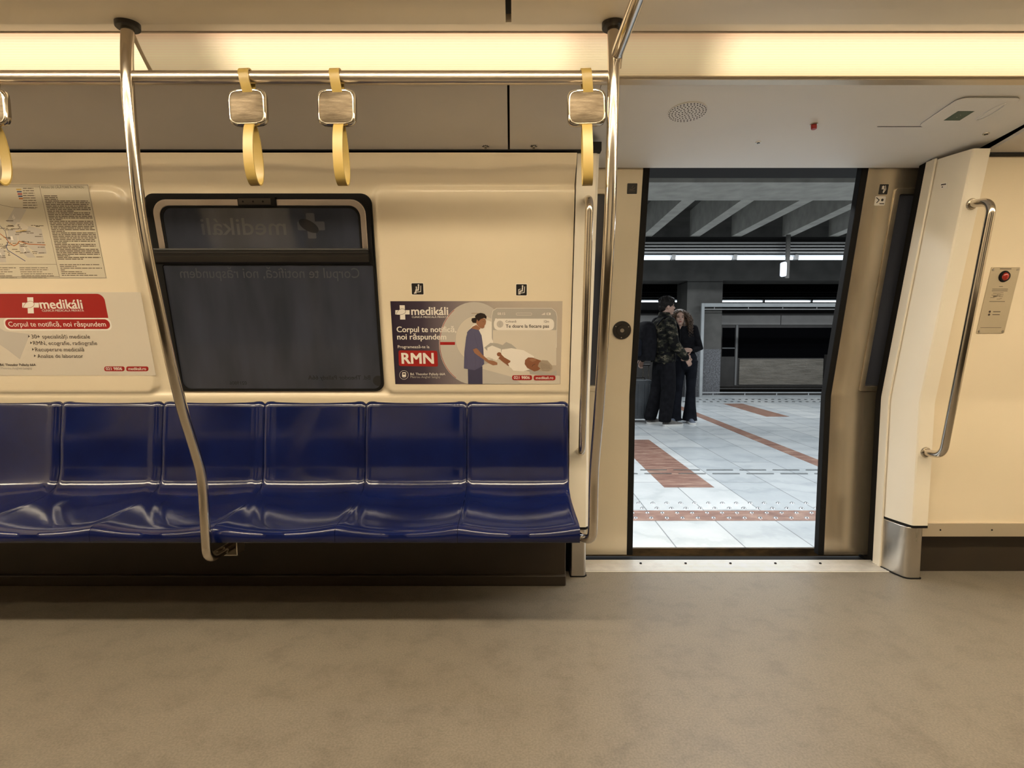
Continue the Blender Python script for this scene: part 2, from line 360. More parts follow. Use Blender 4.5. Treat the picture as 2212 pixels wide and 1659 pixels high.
def ringslab(mb, outer, inner, n0, n1, mi=0):
    # frame between two closed outlines with the same number of points, thickness n0..n1
    n = len(outer); A = [(x, y, n0) for x, y in outer]; B = [(x, y, n1) for x, y in outer]; Cc = [(x, y, n1) for x, y in inner]; D = [(x, y, n0) for x, y in inner]
    mb.loft([A, B, Cc, D, A], True, False, mi)

# ray helpers: a pixel of the photograph meets a real plane of the place
def ray(px, py):
    u = (px - 1106) / FPX; v = -(py - 829.5) / FPX
    return Vector((u, math.cos(PITCH) + v * math.sin(PITCH), -math.sin(PITCH) + v * math.cos(PITCH)))
def P(px, py, Y):
    d = ray(px, py); t = Y / d.y; return Vector((d.x * t, Y, CH + d.z * t))
def floorpt(px, py, z):
    d = ray(px, py); t = (z - CH) / d.z; return Vector((d.x * t, d.y * t, z))
class Plane:
    def __init__(s, o, ex, ey):
        s.o = Vector(o); s.ex = Vector(ex).normalized(); s.ey = Vector(ey).normalized(); s.n = s.ex.cross(s.ey)
        s.mx = Matrix((( s.ex.x, s.ey.x, s.n.x, s.o.x), (s.ex.y, s.ey.y, s.n.y, s.o.y), (s.ex.z, s.ey.z, s.n.z, s.o.z), (0, 0, 0, 1)))
    def at(s, px, py):
        d = ray(px, py); o = Vector((0, 0, CH)); t = (s.o - o).dot(s.n) / d.dot(s.n); q = o + d * t - s.o
        return (q.dot(s.ex), q.dot(s.ey))
LEAN = math.radians(11.5); TL = math.tan(LEAN); KNEE = 0.85
YW = 2.56; YR = 2.62; YD = 2.86
up = (0, -math.sin(LEAN), math.cos(LEAN))
WALL = Plane((0, YW, KNEE), (1, 0, 0), up)
RWALL = Plane((0, YR, KNEE), (1, 0, 0), up)
DOOR = Plane((0, YD, KNEE), (1, 0, 0), up)
def knee(z): return -TL * max(0, z - KNEE)
def kneeloft(mb, poly, zs, mi=0, taper=None):
    rings = []
    for i, z in enumerate(zs):
        rings.append([(x, y + knee(z), z) for x, y in poly])
    ar = sum(poly[i][0] * poly[(i + 1) % len(poly)][1] - poly[(i + 1) % len(poly)][0] * poly[i][1] for i in range(len(poly)))
    mb.loft(rings, True, True, mi)
KZ = lambda a, b: [a] + [z for z in (0.80, 0.82, 0.84, 0.86, 0.88, 0.90) if a < z < b] + [b]

# ================================================================ STRUCTURE OF THE CARRIAGE
XL, XR = -4.2, 4.6
mb = MB(); mb.box(XL, XR, -0.35, 2.66, -0.08, 0); struct(mb.build('floor', M['floor'], smooth=False))
mb = MB(); mb.box(XL, 0.36, 2.66, 2.9, -0.08, -0.001); mb.box(1.86, XR, 2.66, 2.9, -0.08, -0.001); mb.box(0.36, 1.86, 2.66, 2.9, -0.08, -0.02); struct(mb.build('trim_1', M['black'], smooth=False))

# wall lining of the seat bay (height field on the leaning plane)
s_top = (1.897 - KNEE) / math.cos(LEAN)
def sstep(a, b, x):
    t = max(0, min(1, (x - a) / (b - a))); return t * t * (3 - 2 * t)
def rbox_sd(x, y, x0, x1, y0, y1, r):
    dx = max(x0 + r - x, x - (x1 - r)); dy = max(y0 + r - y, y - (y1 - r))
    return math.hypot(max(dx, 0), max(dy, 0)) + min(max(dx, dy), 0) - r
sp_top = WALL.at(900, 404)[1]; sp_bot = WALL.at(900, 851)[1]
PANEL_R = (-0.578, 0.40); PANEL_L = (-3.4, -1.63)
def lining(x, s):
    d = min(rbox_sd(x, s, PANEL_R[0], PANEL_R[1], sp_bot, sp_top, 0.035), rbox_sd(x, s, PANEL_L[0], PANEL_L[1], sp_bot, sp_top, 0.06))
    n_ = -0.020 + 0.020 * (1 - sstep(-0.012, 0.010, d))
    t = sstep(sp_top - 0.01, s_top, s)
    n_ += 0.045 * t * t + 0.022 * sstep(sp_top - 0.01, sp_top + 0.05, s)
    if s < sp_bot + 0.01: n_ += 0.016 * sstep(sp_bot + 0.01, sp_bot - 0.015, s) if False else 0.016 * (1 - sstep(sp_bot - 0.02, sp_bot + 0.012, s))
    n_ += 0.0018 * math.sin(x * 5.1 + s * 9) * t
    n_ += 0.009 * math.exp(-((s - (sp_top + 0.078 + 0.007 * math.sin(x * 4.0) + 0.003 * math.sin(x * 11))) / 0.016) ** 2)
    return n_
xs = [-3.4 + 0.02 * i for i in range(0, 82)]; xs = [x for x in xs if x < -1.76]
x = -1.76
while x < -0.45: xs.append(x); x += 0.01
while x < 0.262: xs.append(x); x += 0.02
xs.append(0.262)
ss = []; s = sp_bot - 0.05
while s < s_top: ss.append(s); s += 0.009
ss.append(s_top)
mb = MB(); rings = []
for s in ss: rings.append([WALL.mx @ Vector((x, s, lining(x, s))) for x in xs])
rings.insert(0, [Vector((x, YW - 0.01, 0.3)) for x in xs])
mb.loft(rings, False, False)
mb.box(XL, -3.4, 2.3, 2.6, 0.3, 1.9)
struct(mb.build('wall_back', M['cream'], ang=60))
# outer skin of the train behind the linings
mb = MB()
for (a, b) in ((XL, 0.0), (2.3, XR)):
    kneeloft(mb, [(a, 2.91), (b, 2.91), (b, 2.94), (a, 2.94)], KZ(-0.6, 2.05))
mb.box(XL, XR, 2.62, 2.94, 2.03, 2.12); mb.box(XL, XR, -0.5, 2.7, 2.12, 2.2)
struct(mb.build('wall_outside', M['trainbody'], smooth=False))

# right-hand bay wall
mb = MB(); kneeloft(mb, [(1.93, YR), (XR, YR), (XR, YR + 0.03), (1.93, YR + 0.03)], KZ(0.255, 1.905)); struct(mb.build('wall_right_bay', M['cream'], ang=20))
mb = MB(); mb.box(1.965, XR, YR - 0.012, YR + 0.02, 0.193, 0.258)
for k in range(10):
    xk = P(2027, 1144, YR).x + k * 0.248
    mb.cyl((xk, YR - 0.012, 0.226), (0, -1, 0), 0.004, 0.002, 10, 1)
struct(mb.build('trim_2', [M['trimalu'], M['black']], bevel=0.004))
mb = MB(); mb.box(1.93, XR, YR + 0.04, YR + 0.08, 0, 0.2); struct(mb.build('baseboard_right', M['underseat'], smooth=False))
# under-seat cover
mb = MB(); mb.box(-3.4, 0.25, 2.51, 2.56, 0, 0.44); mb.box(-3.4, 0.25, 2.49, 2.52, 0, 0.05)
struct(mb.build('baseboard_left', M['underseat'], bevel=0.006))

# ceiling coves / header over the door
CT = (1.95, 1.995)
def covepanel(name, x0, x1, bot, m_, n=8):
    mb = MB(); r0 = []
    for i in range(n + 1):
        t = i / n; y = bot[0] + (CT[0] - bot[0]) * t; z = bot[1] + (CT[1] - bot[1]) * t - 0.006 * math.sin(PI * t)
        r0.append((y, z))
    ring = [[(x, y, z) for y, z in r0] + [(x, y + 0.004, z + 0.012) for y, z in reversed(r0)] for x in (x0, x1)]
    mb.loft(ring, True, True); return struct(mb.build(name, m_, ang=30))
CB = (2.315, 1.897); HB = (2.62, 1.924); CR = (2.385, 1.912)
covepanel('ceiling_panel_left', -3.9, -0.0165, CB, M['cove'])
covepanel('ceiling_panel_middle', -0.0085, 0.30, CB, M['cove'])
covepanel('ceiling_panel_door', 0.3025, 1.968, HB, M['header'])
covepanel('ceiling_panel_right', 1.974, XR, CR, M['cove'])
mb = MB()   # dark joint backing behind the panels
mb.add([(XL, 2.64, 1.955), (XR, 2.64, 1.955), (XR, 1.93, 2.012), (XL, 1.93, 2.012)], [(0, 1, 2, 3)])
mb.box(XL, 0.36, 2.30, 2.34, 1.896, 1.93); mb.box(1.97, XR, 2.375, 2.41, 1.905, 1.93)
struct(mb.build('trim_3', M['joint'], smooth=False))
# strip between panels and lamps, lamp surround, ceiling
LB = (1.897, 2.0005); LT = (1.800, 2.084)
mb = MB()
mb.box(XL, XR, 1.905, 1.947, 1.992, 2.02)
struct(mb.build('trim_4', M['trimalu'], bevel=0.003))
mb = MB()
prof = [(1.797, 2.088), (1.785, 2.081), (1.72, 2.064), (1.702, 2.062), (1.702, 2.10), (1.797, 2.10)]
mb.loft([[(x, y, z) for y, z in prof] for x in (XL, XR)], True, True); struct(mb.build('trim_5', M['ceil'], ang=30))
mb = MB()
for a, b in ((XL, -0.018), (-0.002, XR)):
    prof = [(1.70, 2.058), (1.69, 2.050), (1.60, 2.043), (1.585, 2.032), (1.50, 2.028), (0.96, 2.028), (0.86, 2.043), (0.77, 2.05), (0.76, 2.058), (0.76, 2.10), (1.70, 2.10)]
    mb.loft([[(x, y, z) for y, z in prof] for x in (a, b)], True, True)
struct(mb.build('ceiling', M['ceil'], ang=30))
mb = MB(); mb.box(-0.03, 0.01, 0.8, 1.66, 2.062, 2.09); struct(mb.build('trim_6', M['joint'], smooth=False))

# lamp strips
def lampstrip(x0, x1, label, dl, dr=None, side=1):
    t = thing('ceiling_light', label, 'light', (x0, 1.85, 2.04), 'long warm diffusers along the carriage ceiling')
    pl = Plane((x0, LB[0], LB[1]), (1, 0, 0), (0, LT[0] - LB[0], LT[1] - LB[1]))
    w_ = math.hypot(LT[0] - LB[0], LT[1] - LB[1]); n_ = 10; mb = MB(); pts = []
    for i in range(n_ + 1):
        q = i / n_; pts.append((w_ * q, 0.006 * math.sin(PI * q)))
    mb.loft([[(x, y, z) for y, z in pts] for x in (0.004, x1 - x0 - 0.004)], False, False)
    d = mb.build('diffuser', diffuser('diffuser_' + str(round(x0, 1)), DIFF_L, dl, dr), None)
    d.parent = t; bpy.context.view_layer.update(); d.matrix_world = pl.mx
    mb = MB()
    mb.box(-0.003, x1 - x0 - 0.001, -0.004, w_ + 0.004, -0.03, -0.010); mb.box(-0.003, 0.003, -0.004, w_ + 0.004, -0.012, 0.006); mb.box(x1 - x0 - 0.006, x1 - x0, -0.004, w_ + 0.004, -0.012, 0.006)
    mb.box(0, x1 - x0 - 0.001, w_, w_ + 0.004, -0.012, 0.003); mb.box(0, x1 - x0 - 0.001, -0.004, 0, -0.012, 0.003)
    h = mb.build('housing', M['trimalu'], None); h.parent = t; h.matrix_world = pl.mx
XA = -1.175
lampstrip(XL, XA, 'warm ceiling diffuser at far left, left of the left grab pole', 0)
lampstrip(XA + 0.002, 0.318, 'warm ceiling diffuser over the seats between the two grab poles', 0.27, 1.30)
lampstrip(0.322, XR, 'warm ceiling diffuser above the open door', 0.36)

# ---------------------------------------------------------------- unseen side behind the camera
mb = MB(); 
poly = [(XL, -0.16), (XR, -0.16), (XR, -0.12), (XL, -0.12)]
mb.loft([[(x, y + TL * max(0, z - KNEE), z) for x, y in poly] for z in (0, 0.85, 1.95)], True, True)
mb.loft([[(x, y, z) for y, z in [(0.10, 1.9), (0.60, 1.995), (0.60, 2.02), (0.08, 1.94)]] for x in (XL, XR)], True, True)
struct(mb.build('wall_front', M['cream2'], smooth=False))
mb = MB(); mb.box(XL, XR, -0.12, -0.06, 0, 0.82); struct(mb.build('bounce_blocker_front', M['underseat'], smooth=False))  # dark board added out of view to cut bounce from the cream wall
mb = MB()
for a in (-3.6, -1.9, 0.9, 2.6):
    mb.loft([[(x, y + TL * max(0, z - KNEE), z) for x, y in [(a, -0.125), (a + 0.95, -0.125), (a + 0.95, -0.112), (a, -0.112)]] for z in (0.9, 1.8)], True, True)
struct(mb.build('window_2', M['glass'], smooth=False))
mb = MB(); mb.box(XL, XL + 0.05, -0.3, 2.9, 0, 2.12); struct(mb.build('wall_left', M['cream2'], smooth=False))
mb = MB(); mb.box(XR - 0.05, XR, -0.3, 2.9, 0, 2.12); struct(mb.build('wall_right', M['cream2'], smooth=False))
m = mat('near_side_diffuser', (0.7, 0.6, 0.42), 0.4, emis=(1.0, 0.84, 0.60), es=CABIN_L)
t = thing('ceiling_light', 'warm ceiling diffuser on the side of the carriage behind the viewer', 'light', (0, 0.62, 2.05))
pl = [(0.565, 2.0), (0.663, 2.075), (0.655, 2.084), (0.557, 2.009)]
mb = MB()
for a in (XL + 0.1, -2.4, -0.7, 1.0, 2.7):
    mb.loft([[(x, y, z) for y, z in pl] for x in (a, a + 1.55)], True, True)
child(mb, 'diffuser', m, t, smooth=False)
mb = MB(); mb.loft([[(x, y, z) for y, z in [(0.54, 2.02), (0.65, 2.1), (0.77, 2.1), (0.77, 2.09), (0.66, 2.085)]] for x in (XL, XR)], True, True); child(mb, 'housing', M['trimalu'], t, smooth=False)
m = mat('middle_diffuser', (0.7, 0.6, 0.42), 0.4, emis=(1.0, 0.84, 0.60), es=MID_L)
t = thing('ceiling_light', 'warm ceiling diffuser along the middle of the carriage, above the picture', 'light', (0, 1.30, 2.03))
mb = MB()
for a in (XL + 0.1, -2.4, -0.7, 1.0, 2.7): mb.box(a, a + 1.55, 1.24, 1.36, 2.020, 2.026)
child(mb, 'diffuser', m, t, smooth=False)
mb = MB(); mb.box(XL + 0.05, XR - 0.05, 1.225, 1.24, 2.012, 2.03); mb.box(XL + 0.05, XR - 0.05, 1.36, 1.375, 2.012, 2.03); child(mb, 'housing', M['trimalu'], t, smooth=False)
# ================================================================ DOOR ZONE
# pillars
def pillar(poly, base_poly, name, label, zb=0.255, ztop=1.92):
    t = thing(name, label, 'pillar', (poly[0][0], poly[0][1], 0))
    mb = MB(); kneeloft(mb, poly, KZ(zb + 0.004, ztop)); child(mb, 'pillar_cover', M['cream2'], t, ang=14)
    mb = MB(); cx = sum(p[0] for p in poly) / len(poly); cy = sum(p[1] for p in poly) / len(poly)
    mb.prism([(cx + (x - cx) * 1.01, cy + (y - cy) * 1.01) for x, y in poly], zb - 0.006, zb + 0.006); child(mb, 'rubber_seal', M['black'], t)
    mb = MB(); mb.prism(base_poly, 0.0, zb - 0.005); child(mb, 'steel_foot', M['steel'], t, bevel=0.006, ang=40)
    mb = MB(); mb.prism([(cx + (x - cx) * 1.12, cy + (y - cy) * 1.06) for x, y in base_poly], 0.0, 0.006); child(mb, 'foot_seal', M['black'], t, bevel=0.002)
    return t
pL = pillar([(0.266, 2.545), (0.345, 2.545), (0.358, 2.56), (0.362, 2.74), (0.266, 2.74)], [(0.283, 2.59), (0.345, 2.59), (0.356, 2.602), (0.356, 2.72), (0.283, 2.72)],
            'door_pillar', 'narrow cream pillar between the blue seats and the open door')
apoly = [(1.854, 2.70), (1.864, 2.66), (1.877, 2.615), (1.889, 2.578), (1.893, 2.570), (1.899, 2.566), (1.965, 2.566), (1.968, 2.574), (1.968, 2.74), (1.854, 2.74)]
bpoly = [(1.850, 2.70), (1.855, 2.665), (1.864, 2.62), (1.875, 2.585), (1.885, 2.572), (1.90, 2.568), (1.942, 2.568), (1.948, 2.574), (1.948, 2.74), (1.850, 2.74)]
pR = pillar(apoly, bpoly, 'door_pillar', 'wide cream pillar right of the open door with steel foot')
mb = MB(); q = P(2054, 351, 2.45); mb.box(-0.014, 0.014, -0.012, 0.012, 0, 0.0008, 0); mb.box(-0.011, 0.009, 0.003, 0.008, 0.0008, 0.001, 1); mb.box(-0.008, -0.003, -0.007, -0.002, 0.0008, 0.001, 1)
ax = (Vector((1.870, 2.63, 0)) - Vector((1.858, 2.672, 0))).normalized(); zt = 1.80
st = Plane((1.8640, 2.651 + knee(zt), zt), ax, (0, -math.sin(LEAN), math.cos(LEAN)))
mb2 = mb.build('sticker', [M['p_white'], M['p_ink']], None, smooth=False); mb2.parent = pR; bpy.context.view_layer.update(); mb2.matrix_world = st.mx
# portal trims: light edge and black seal, right and left
mb = MB(); kneeloft(mb, [(1.842, 2.705), (1.852, 2.705), (1.852, 2.76), (1.842, 2.76)], KZ(0.0, 1.925)); struct(mb.build('trim_7', M['cream2'], bevel=0.002))
mb = MB(); kneeloft(mb, [(1.852, 2.745), (1.99, 2.745), (1.99, 2.815), (1.852, 2.815)], KZ(0.0, 1.94))
kneeloft(mb, [(0.23, 2.745), (0.362, 2.745), (0.362, 2.815), (0.23, 2.815)], KZ(0.0, 1.94))
mb.box(0.2, 2.0, 2.612, 2.63, 1.928, 1.965)
mb.box(0.2, 2.0, 2.63, 2.95, 1.972, 2.03)
struct(mb.build('trim_8', M['black'], smooth=False))
# threshold
mb = MB(); mb.box(0.362, 1.852, 2.645, 2.79, -0.01, 0.004)
for k in range(8): mb.box(0.362, 1.852, 2.654 + 0.017 * k, 2.6575 + 0.017 * k, 0.004, 0.0042, 2)
for k in range(5):
    q = floorpt(1384 + 97 * k, 1216, 0.008); mb.cyl((q.x, q.y, 0.004), (0, 0, 1), 0.006, 0.0045, 12, 1)
struct(mb.build('trim_9', [M['sill'], M['black'], M['dark']], smooth=False))
mb = MB(); mb.box(0.362, 1.852, 2.79, 2.93, -0.10, -0.05); struct(mb.build('trim_10', M['edge'], smooth=False))

def doorleaf(name, x0, x1, xw0, xw1, redge, label, lm='doorleaf'):
    """x0..x1 leaf, window xw0..xw1, redge = x range of the rubber nose"""
    t = thing(name, label, 'door', ((x0 + x1) / 2, YD, 0), kind='structure')
    zt = 1.955; sw0 = DOOR.at(1864, 834)[1]; sw1 = DOOR.at(1947, 419)[1]
    zw0 = KNEE + sw0 * math.cos(LEAN); zw1 = KNEE + sw1 * math.cos(LEAN)
    mb = MB(); B = 0.035
    for a, b, z0, z1 in ((x0, xw0, 0.004, zt), (xw1, x1, 0.004, zt), (xw0, xw1, 0.004, zw0), (xw0, xw1, zw1, zt)):
        if b - a > 0.001: kneeloft(mb, [(a, YD), (b, YD), (b, YD + B), (a, YD + B)], KZ(z0, z1))
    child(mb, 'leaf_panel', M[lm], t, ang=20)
    mb = MB(); kneeloft(mb, [(redge[0], YD - 0.004), (redge[1], YD - 0.004), (redge[1], YD + B + 0.004), (redge[0], YD + B + 0.004)], KZ(0.002, zt)); child(mb, 'rubber_edge', M['black'], t, bevel=0.004)
    mb = MB(); mb.box(xw0 - 0.002, xw1 + 0.002, sw0 - 0.002, sw1 + 0.002, -0.026, -0.018); g = mb.build('window_pane', M['doorglass'], None, smooth=False)
    g.parent = t; bpy.context.view_layer.update(); g.matrix_world = DOOR.mx
    mb = MB(); f = 0.026
    o_ = rrect(xw0 - f, xw1 + f, sw0 - f, sw1 + f, 0.012, 3); i_ = rrect(xw0, xw1, sw0, sw1, 0.01, 3)
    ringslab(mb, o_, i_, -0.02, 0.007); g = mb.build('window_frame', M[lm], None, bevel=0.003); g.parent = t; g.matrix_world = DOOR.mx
    return t
dl = doorleaf('door_1', -0.06, 0.635, 0.03, 0.445, (0.607, 0.638), 'cream sliding door leaf left of the doorway with round black button')
dr = doorleaf('door_2', 1.62, 2.32, 1.813, 2.22, (1.618, 1.650), 'steel sliding door leaf right of the doorway with two small stickers', 'doorleaf_shaded')
# push button, stickers
x, s_ = DOOR.at(1343, 713); mb = MB()
mb.cyl((x, s_, 0), (0, 0, 1), 0.046, 0.006, 40); mb.cyl((x, s_, 0.006), (0, 0, 1), 0.028, 0.004, 32, 0, 0.026)
mb.cyl((x, s_, 0.010), (0, 0, 1), 0.010, 0.003, 20, 1)
for a in (0.5, 0.5 + 2 * PI / 3, 0.5 + 4 * PI / 3): mb.cyl((x + 0.037 * math.cos(a), s_ + 0.037 * math.sin(a), 0.006), (0, 0, 1), 0.003, 0.0015, 10, 1)
o = mb.build('push_button', [M['dark'], M['steel']], None); o.parent = dl; bpy.context.view_layer.update(); o.matrix_world = DOOR.mx
def sticker(parent, plane, px0, py0, px1, py1, draw, mats, name='sticker', th=0.0006, r=0.003):
    xa, sa = plane.at(px0, py1); xb, sb = plane.at(px1, py0); mb = MB()
    mb.prism(rrect(xa, xb, sa, sb, r, 4), 0, th, 0); W_, H_ = xb - xa, sb - sa
    draw(mb, lambda u, v: (xa + u * W_, sa + v * H_), W_, H_)
    o = mb.build(name, mats, None, smooth=False); o.parent = parent; bpy.context.view_layer.update(); o.matrix_world = plane.mx; return o
def stroke(mb, pts, w_, z, mi):
    for (a, b) in zip(pts[:-1], pts[1:]):
        a = Vector(a); b = Vector(b); d = (b - a); 
        if d.length < 1e-6: continue
        d = d.normalized(); n_ = Vector((-d.y, d.x)) * w_ / 2; a2 = a - d * w_ * 0.3; b2 = b + d * w_ * 0.3
        mb.poly([tuple(a2 - n_), tuple(b2 - n_), tuple(b2 + n_), tuple(a2 + n_)], z, mi)
def disc(mb, c, r, z, mi, n_=20, ry=None, rot=0):
    ry = ry or r; cr, sr = math.cos(rot), math.sin(rot)
    mb.poly([(c[0] + r * math.cos(2 * PI * k / n_) * cr - ry * math.sin(2 * PI * k / n_) * sr, c[1] + r * math.cos(2 * PI * k / n_) * sr + ry * math.sin(2 * PI * k / n_) * cr) for k in range(n_)], z, mi)
def nobelongs(mb, T, W_, H_):
    stroke(mb, [T(0.2, 0.3), T(0.8, 0.3)], 0.002, 0.0007, 1); stroke(mb, [T(0.25, 0.45), T(0.5, 0.4), T(0.78, 0.6)], 0.0025, 0.0007, 1); stroke(mb, [T(0.45, 0.55), T(0.6, 0.8)], 0.002, 0.0007, 1)
sticker(dl, DOOR, 1354, 396, 1377, 419, nobelongs, [M['p_black'], M['p_dark']])
def figs(mb, T, W_, H_):
    disc(mb, T(0.42, 0.72), 0.006, 0.0007, 1); stroke(mb, [T(0.3, 0.55), T(0.6, 0.55), T(0.5, 0.2)], 0.004, 0.0007, 1); stroke(mb, [T(0.65, 0.85), T(0.75, 0.5), T(0.55, 0.15)], 0.003, 0.0007, 1)
sticker(dr, DOOR, 1897, 398, 1920, 420, figs, [M['p_black'], M['p_white']])
def figs2(mb, T, W_, H_):
    stroke(mb, [T(0.1, 0.85), T(0.4, 0.6), T(0.2, 0.3)], 0.004, 0.0007, 1); disc(mb, T(0.7, 0.6), 0.006, 0.0007, 1); stroke(mb, [T(0.5, 0.2), T(0.9, 0.2)], 0.004, 0.0007, 1)
sticker(dr, DOOR, 1888, 424, 1914, 444, figs2, [M['p_white'], M['p_black']])

# handrails on the pillars
def handrail(Xc, zt, zb, label):
    Yt = 2.566 + knee(zt); Yb = 2.566; so = 0.105
    t = thing('handrail', label, 'handrail', (Xc, Yb, zb), 'curved steel handrails on the door pillars')
    pts = fillet([(Xc, Yt + 0.005, zt + 0.006), (Xc, Yt - so, zt - 0.01), (Xc + 0.002, Yb - so + 0.005, zb + 0.0), (Xc, Yb + 0.004, zb - 0.004)], [0.06, 0.07], 12)
    mb = MB(); mb.tube(dens(pts, 2), 0.0165, 20); child(mb, 'tube', M['pole'], t)
    for (y, z, ny) in ((Yt, zt + 0.004, -0.2), (Yb, zb - 0.004, 0)):
        mb = MB(); mb.cyl((Xc, y + 0.002, z), (0, -1, ny), 0.026, 0.010, 28, 0, 0.021); child(mb, 'flange', M['chrome'], t, bevel=0.002)
    return t
handrail(1.936, 1.703, 0.617, 'steel handrail on the right door pillar beside the alarm plate')
x_ = P(1251, 972, 2.55).x
handrail(0.312, 1.715, 0.625, 'steel handrail on the narrow left door pillar next to the seats')

# alarm plate on right wall
x0, s1 = RWALL.at(2141, 577); x1 = RWALL.at(2203, 577)[0]; s0 = RWALL.at(2105, 720)[1]
t = thing('alarm_plate', 'rectangular metal alarm plate with red lens on the right wall', 'alarm', RWALL.mx @ Vector(((x0 + x1) / 2, s0, 0)))
def onplane(mb, name, mats, plane, parent, **k):
    o = mb.build(name, mats, None, **k); o.parent = parent; bpy.context.view_layer.update(); o.matrix_world = plane.mx; return o
W_, H_ = x1 - x0, s1 - s0
mb = MB(); mb.prism(rrect(x0, x1, s0, s1, 0.004, 4), 0, 0.003)
for (u, v) in ((0.07, 0.035), (0.93, 0.035), (0.07, 0.965), (0.93, 0.965)): mb.cyl((x0 + u * W_, s0 + v * H_, 0.003), (0, 0, 1), 0.005, 0.002, 14, 1)
def bar(a, b, v, th, mi=2): mb.box(x0 + a * W_, x0 + b * W_, s0 + v * H_ - th / 2, s0 + v * H_ + th / 2, 0.003, 0.0034, mi)
bar(0.3, 0.7, 0.975, 0.003); bar(0.42, 0.55, 0.715, 0.002); bar(0.2, 0.75, 0.675, 0.002); bar(0.2, 0.75, 0.65, 0.002); bar(0.2, 0.75, 0.49, 0.002)
rnd = random.Random(3)
for k in range(16):
    a = 0.2 + rnd.random() * 0.4; bar(a, a + 0.06 + rnd.random() * 0.1, 0.52 + 0.11 * rnd.random(), 0.0015)
for v in (0.335, 0.29):
    mb.cyl((x0 + 0.3 * W_, s0 + v * H_, 0.003), (0, 0, 1), 0.005, 0.0005, 14, 2); bar(0.42, 0.68, v, 0.003)
bar(0.1, 0.85, 0.09, 0.0015)
onplane(mb, 'plate', [M['panelplate'], M['steel'], M['p_ink']], RWALL, t, smooth=False)
lx, ls = RWALL.at(2168, 597)
mb = MB(); mb.cyl((lx, ls, 0.002), (0, 0, 1), 0.026, 0.008, 30, 0, 0.022); onplane(mb, 'lens_ring', M['black'], RWALL, t)
mb = MB(); mb.ell((lx, ls, 0.008), (0.016, 0.018, 0.010)); onplane(mb, 'red_lens', M['lensred'], RWALL, t, label='red lens')

# things on the header panel
hd = Vector((0, CT[0] - HB[0], CT[1] - HB[1])); HEAD = Plane((0, HB[0], HB[1] - 0.0055), (1, 0, 0), hd)
cd = Vector((0, CT[0] - CB[0], CT[1] - CB[1])); COVE = Plane((0, CB[0], CB[1] - 0.0035), (1, 0, 0), cd)
def hp(px, py): return HEAD.at(px, py)
t = thing('speaker_grille', 'round perforated speaker grille above the door', 'speaker', HEAD.mx @ Vector((*hp(1485, 243), 0)))
cx, cy = hp(1485, 243); mb = MB(); mb.cyl((cx, cy, -0.003), (0, 0, 1), 0.070, 0.0040, 48, 0)
for k, (rad_, cnt) in enumerate(((0.008, 4), (0.019, 9), (0.031, 15), (0.043, 22), (0.055, 28), (0.065, 34))):
    for j in range(cnt):
        a = 2 * PI * j / cnt + k * 0.3; mb.cyl((cx + rad_ * math.cos(a), cy + rad_ * math.sin(a), 0.0008), (0, 0, 1), 0.0027, 0.0006, 8, 1)
onplane(mb, 'grille', [M['header'], M['black']], HEAD, t, smooth=False)
def keylock(plane, px, py, label, r=0.010, text=False):
    x, s = plane.at(px, py); mb = MB(); mb.cyl((x, s, -0.002), (0, 0, 1), r, 0.006, 24, 0, r * 0.9); mb.cyl((x, s, 0.004), (0, 0, 1), r * 0.55, 0.001, 18, 1); mb.box(x - r * 0.35, x + r * 0.35, s - 0.0012, s + 0.0012, 0.005, 0.006, 0)
    if text:
        for k in range(5):
            a = PI * (0.15 + 0.7 * k / 4); c_, s2 = math.cos(a), math.sin(a); mb.poly([(x + (r + 0.001) * c_ * 1.0 + 0.002 * s2, s + (r + 0.001) * s2 - 0.002 * c_), (x + (r + 0.001) * c_ - 0.002 * s2, s + (r + 0.001) * s2 + 0.002 * c_), (x + (r + 0.007) * c_ - 0.002 * s2, s + (r + 0.007) * s2 + 0.002 * c_), (x + (r + 0.007) * c_ + 0.002 * s2, s + (r + 0.007) * s2 - 0.002 * c_)], 0.0006, 1)
    o = mb.build('key_lock', [M['steel'], M['black']], None, mx=plane.mx); return tag(o, label, 'lock', 'small round key locks on the ceiling panels')
keylock(HEAD, 1638, 307, 'small round key lock on the panel above the open door', 0.011)
keylock(HEAD, 2130, 288, 'small round key lock near the top of the right door pillar', 0.012)
keylock(COVE, 1049, 318, 'small round key lock left of the dark joint in the ceiling panel', 0.008, True)
keylock(COVE, 1153, 318, 'small round key lock right of the dark joint in the ceiling panel', 0.008, True)
x, s = hp(1758, 268); t = thing('alarm_button', 'small red button hanging from the panel above the door', 'button', HEAD.mx @ Vector((x, s, 0)))
mb = MB(); mb.cyl((x, s, -0.002), (0, 0, 1), 0.014, 0.006, 28); onplane(mb, 'collar', M['chrome'], HEAD, t)
mb = MB(); mb.cyl((x, s, 0.004), (0, 0, 1), 0.011, 0.016, 28, 0, 0.010); onplane(mb, 'button_cap', M['redbutton'], HEAD, t, bevel=0.002)
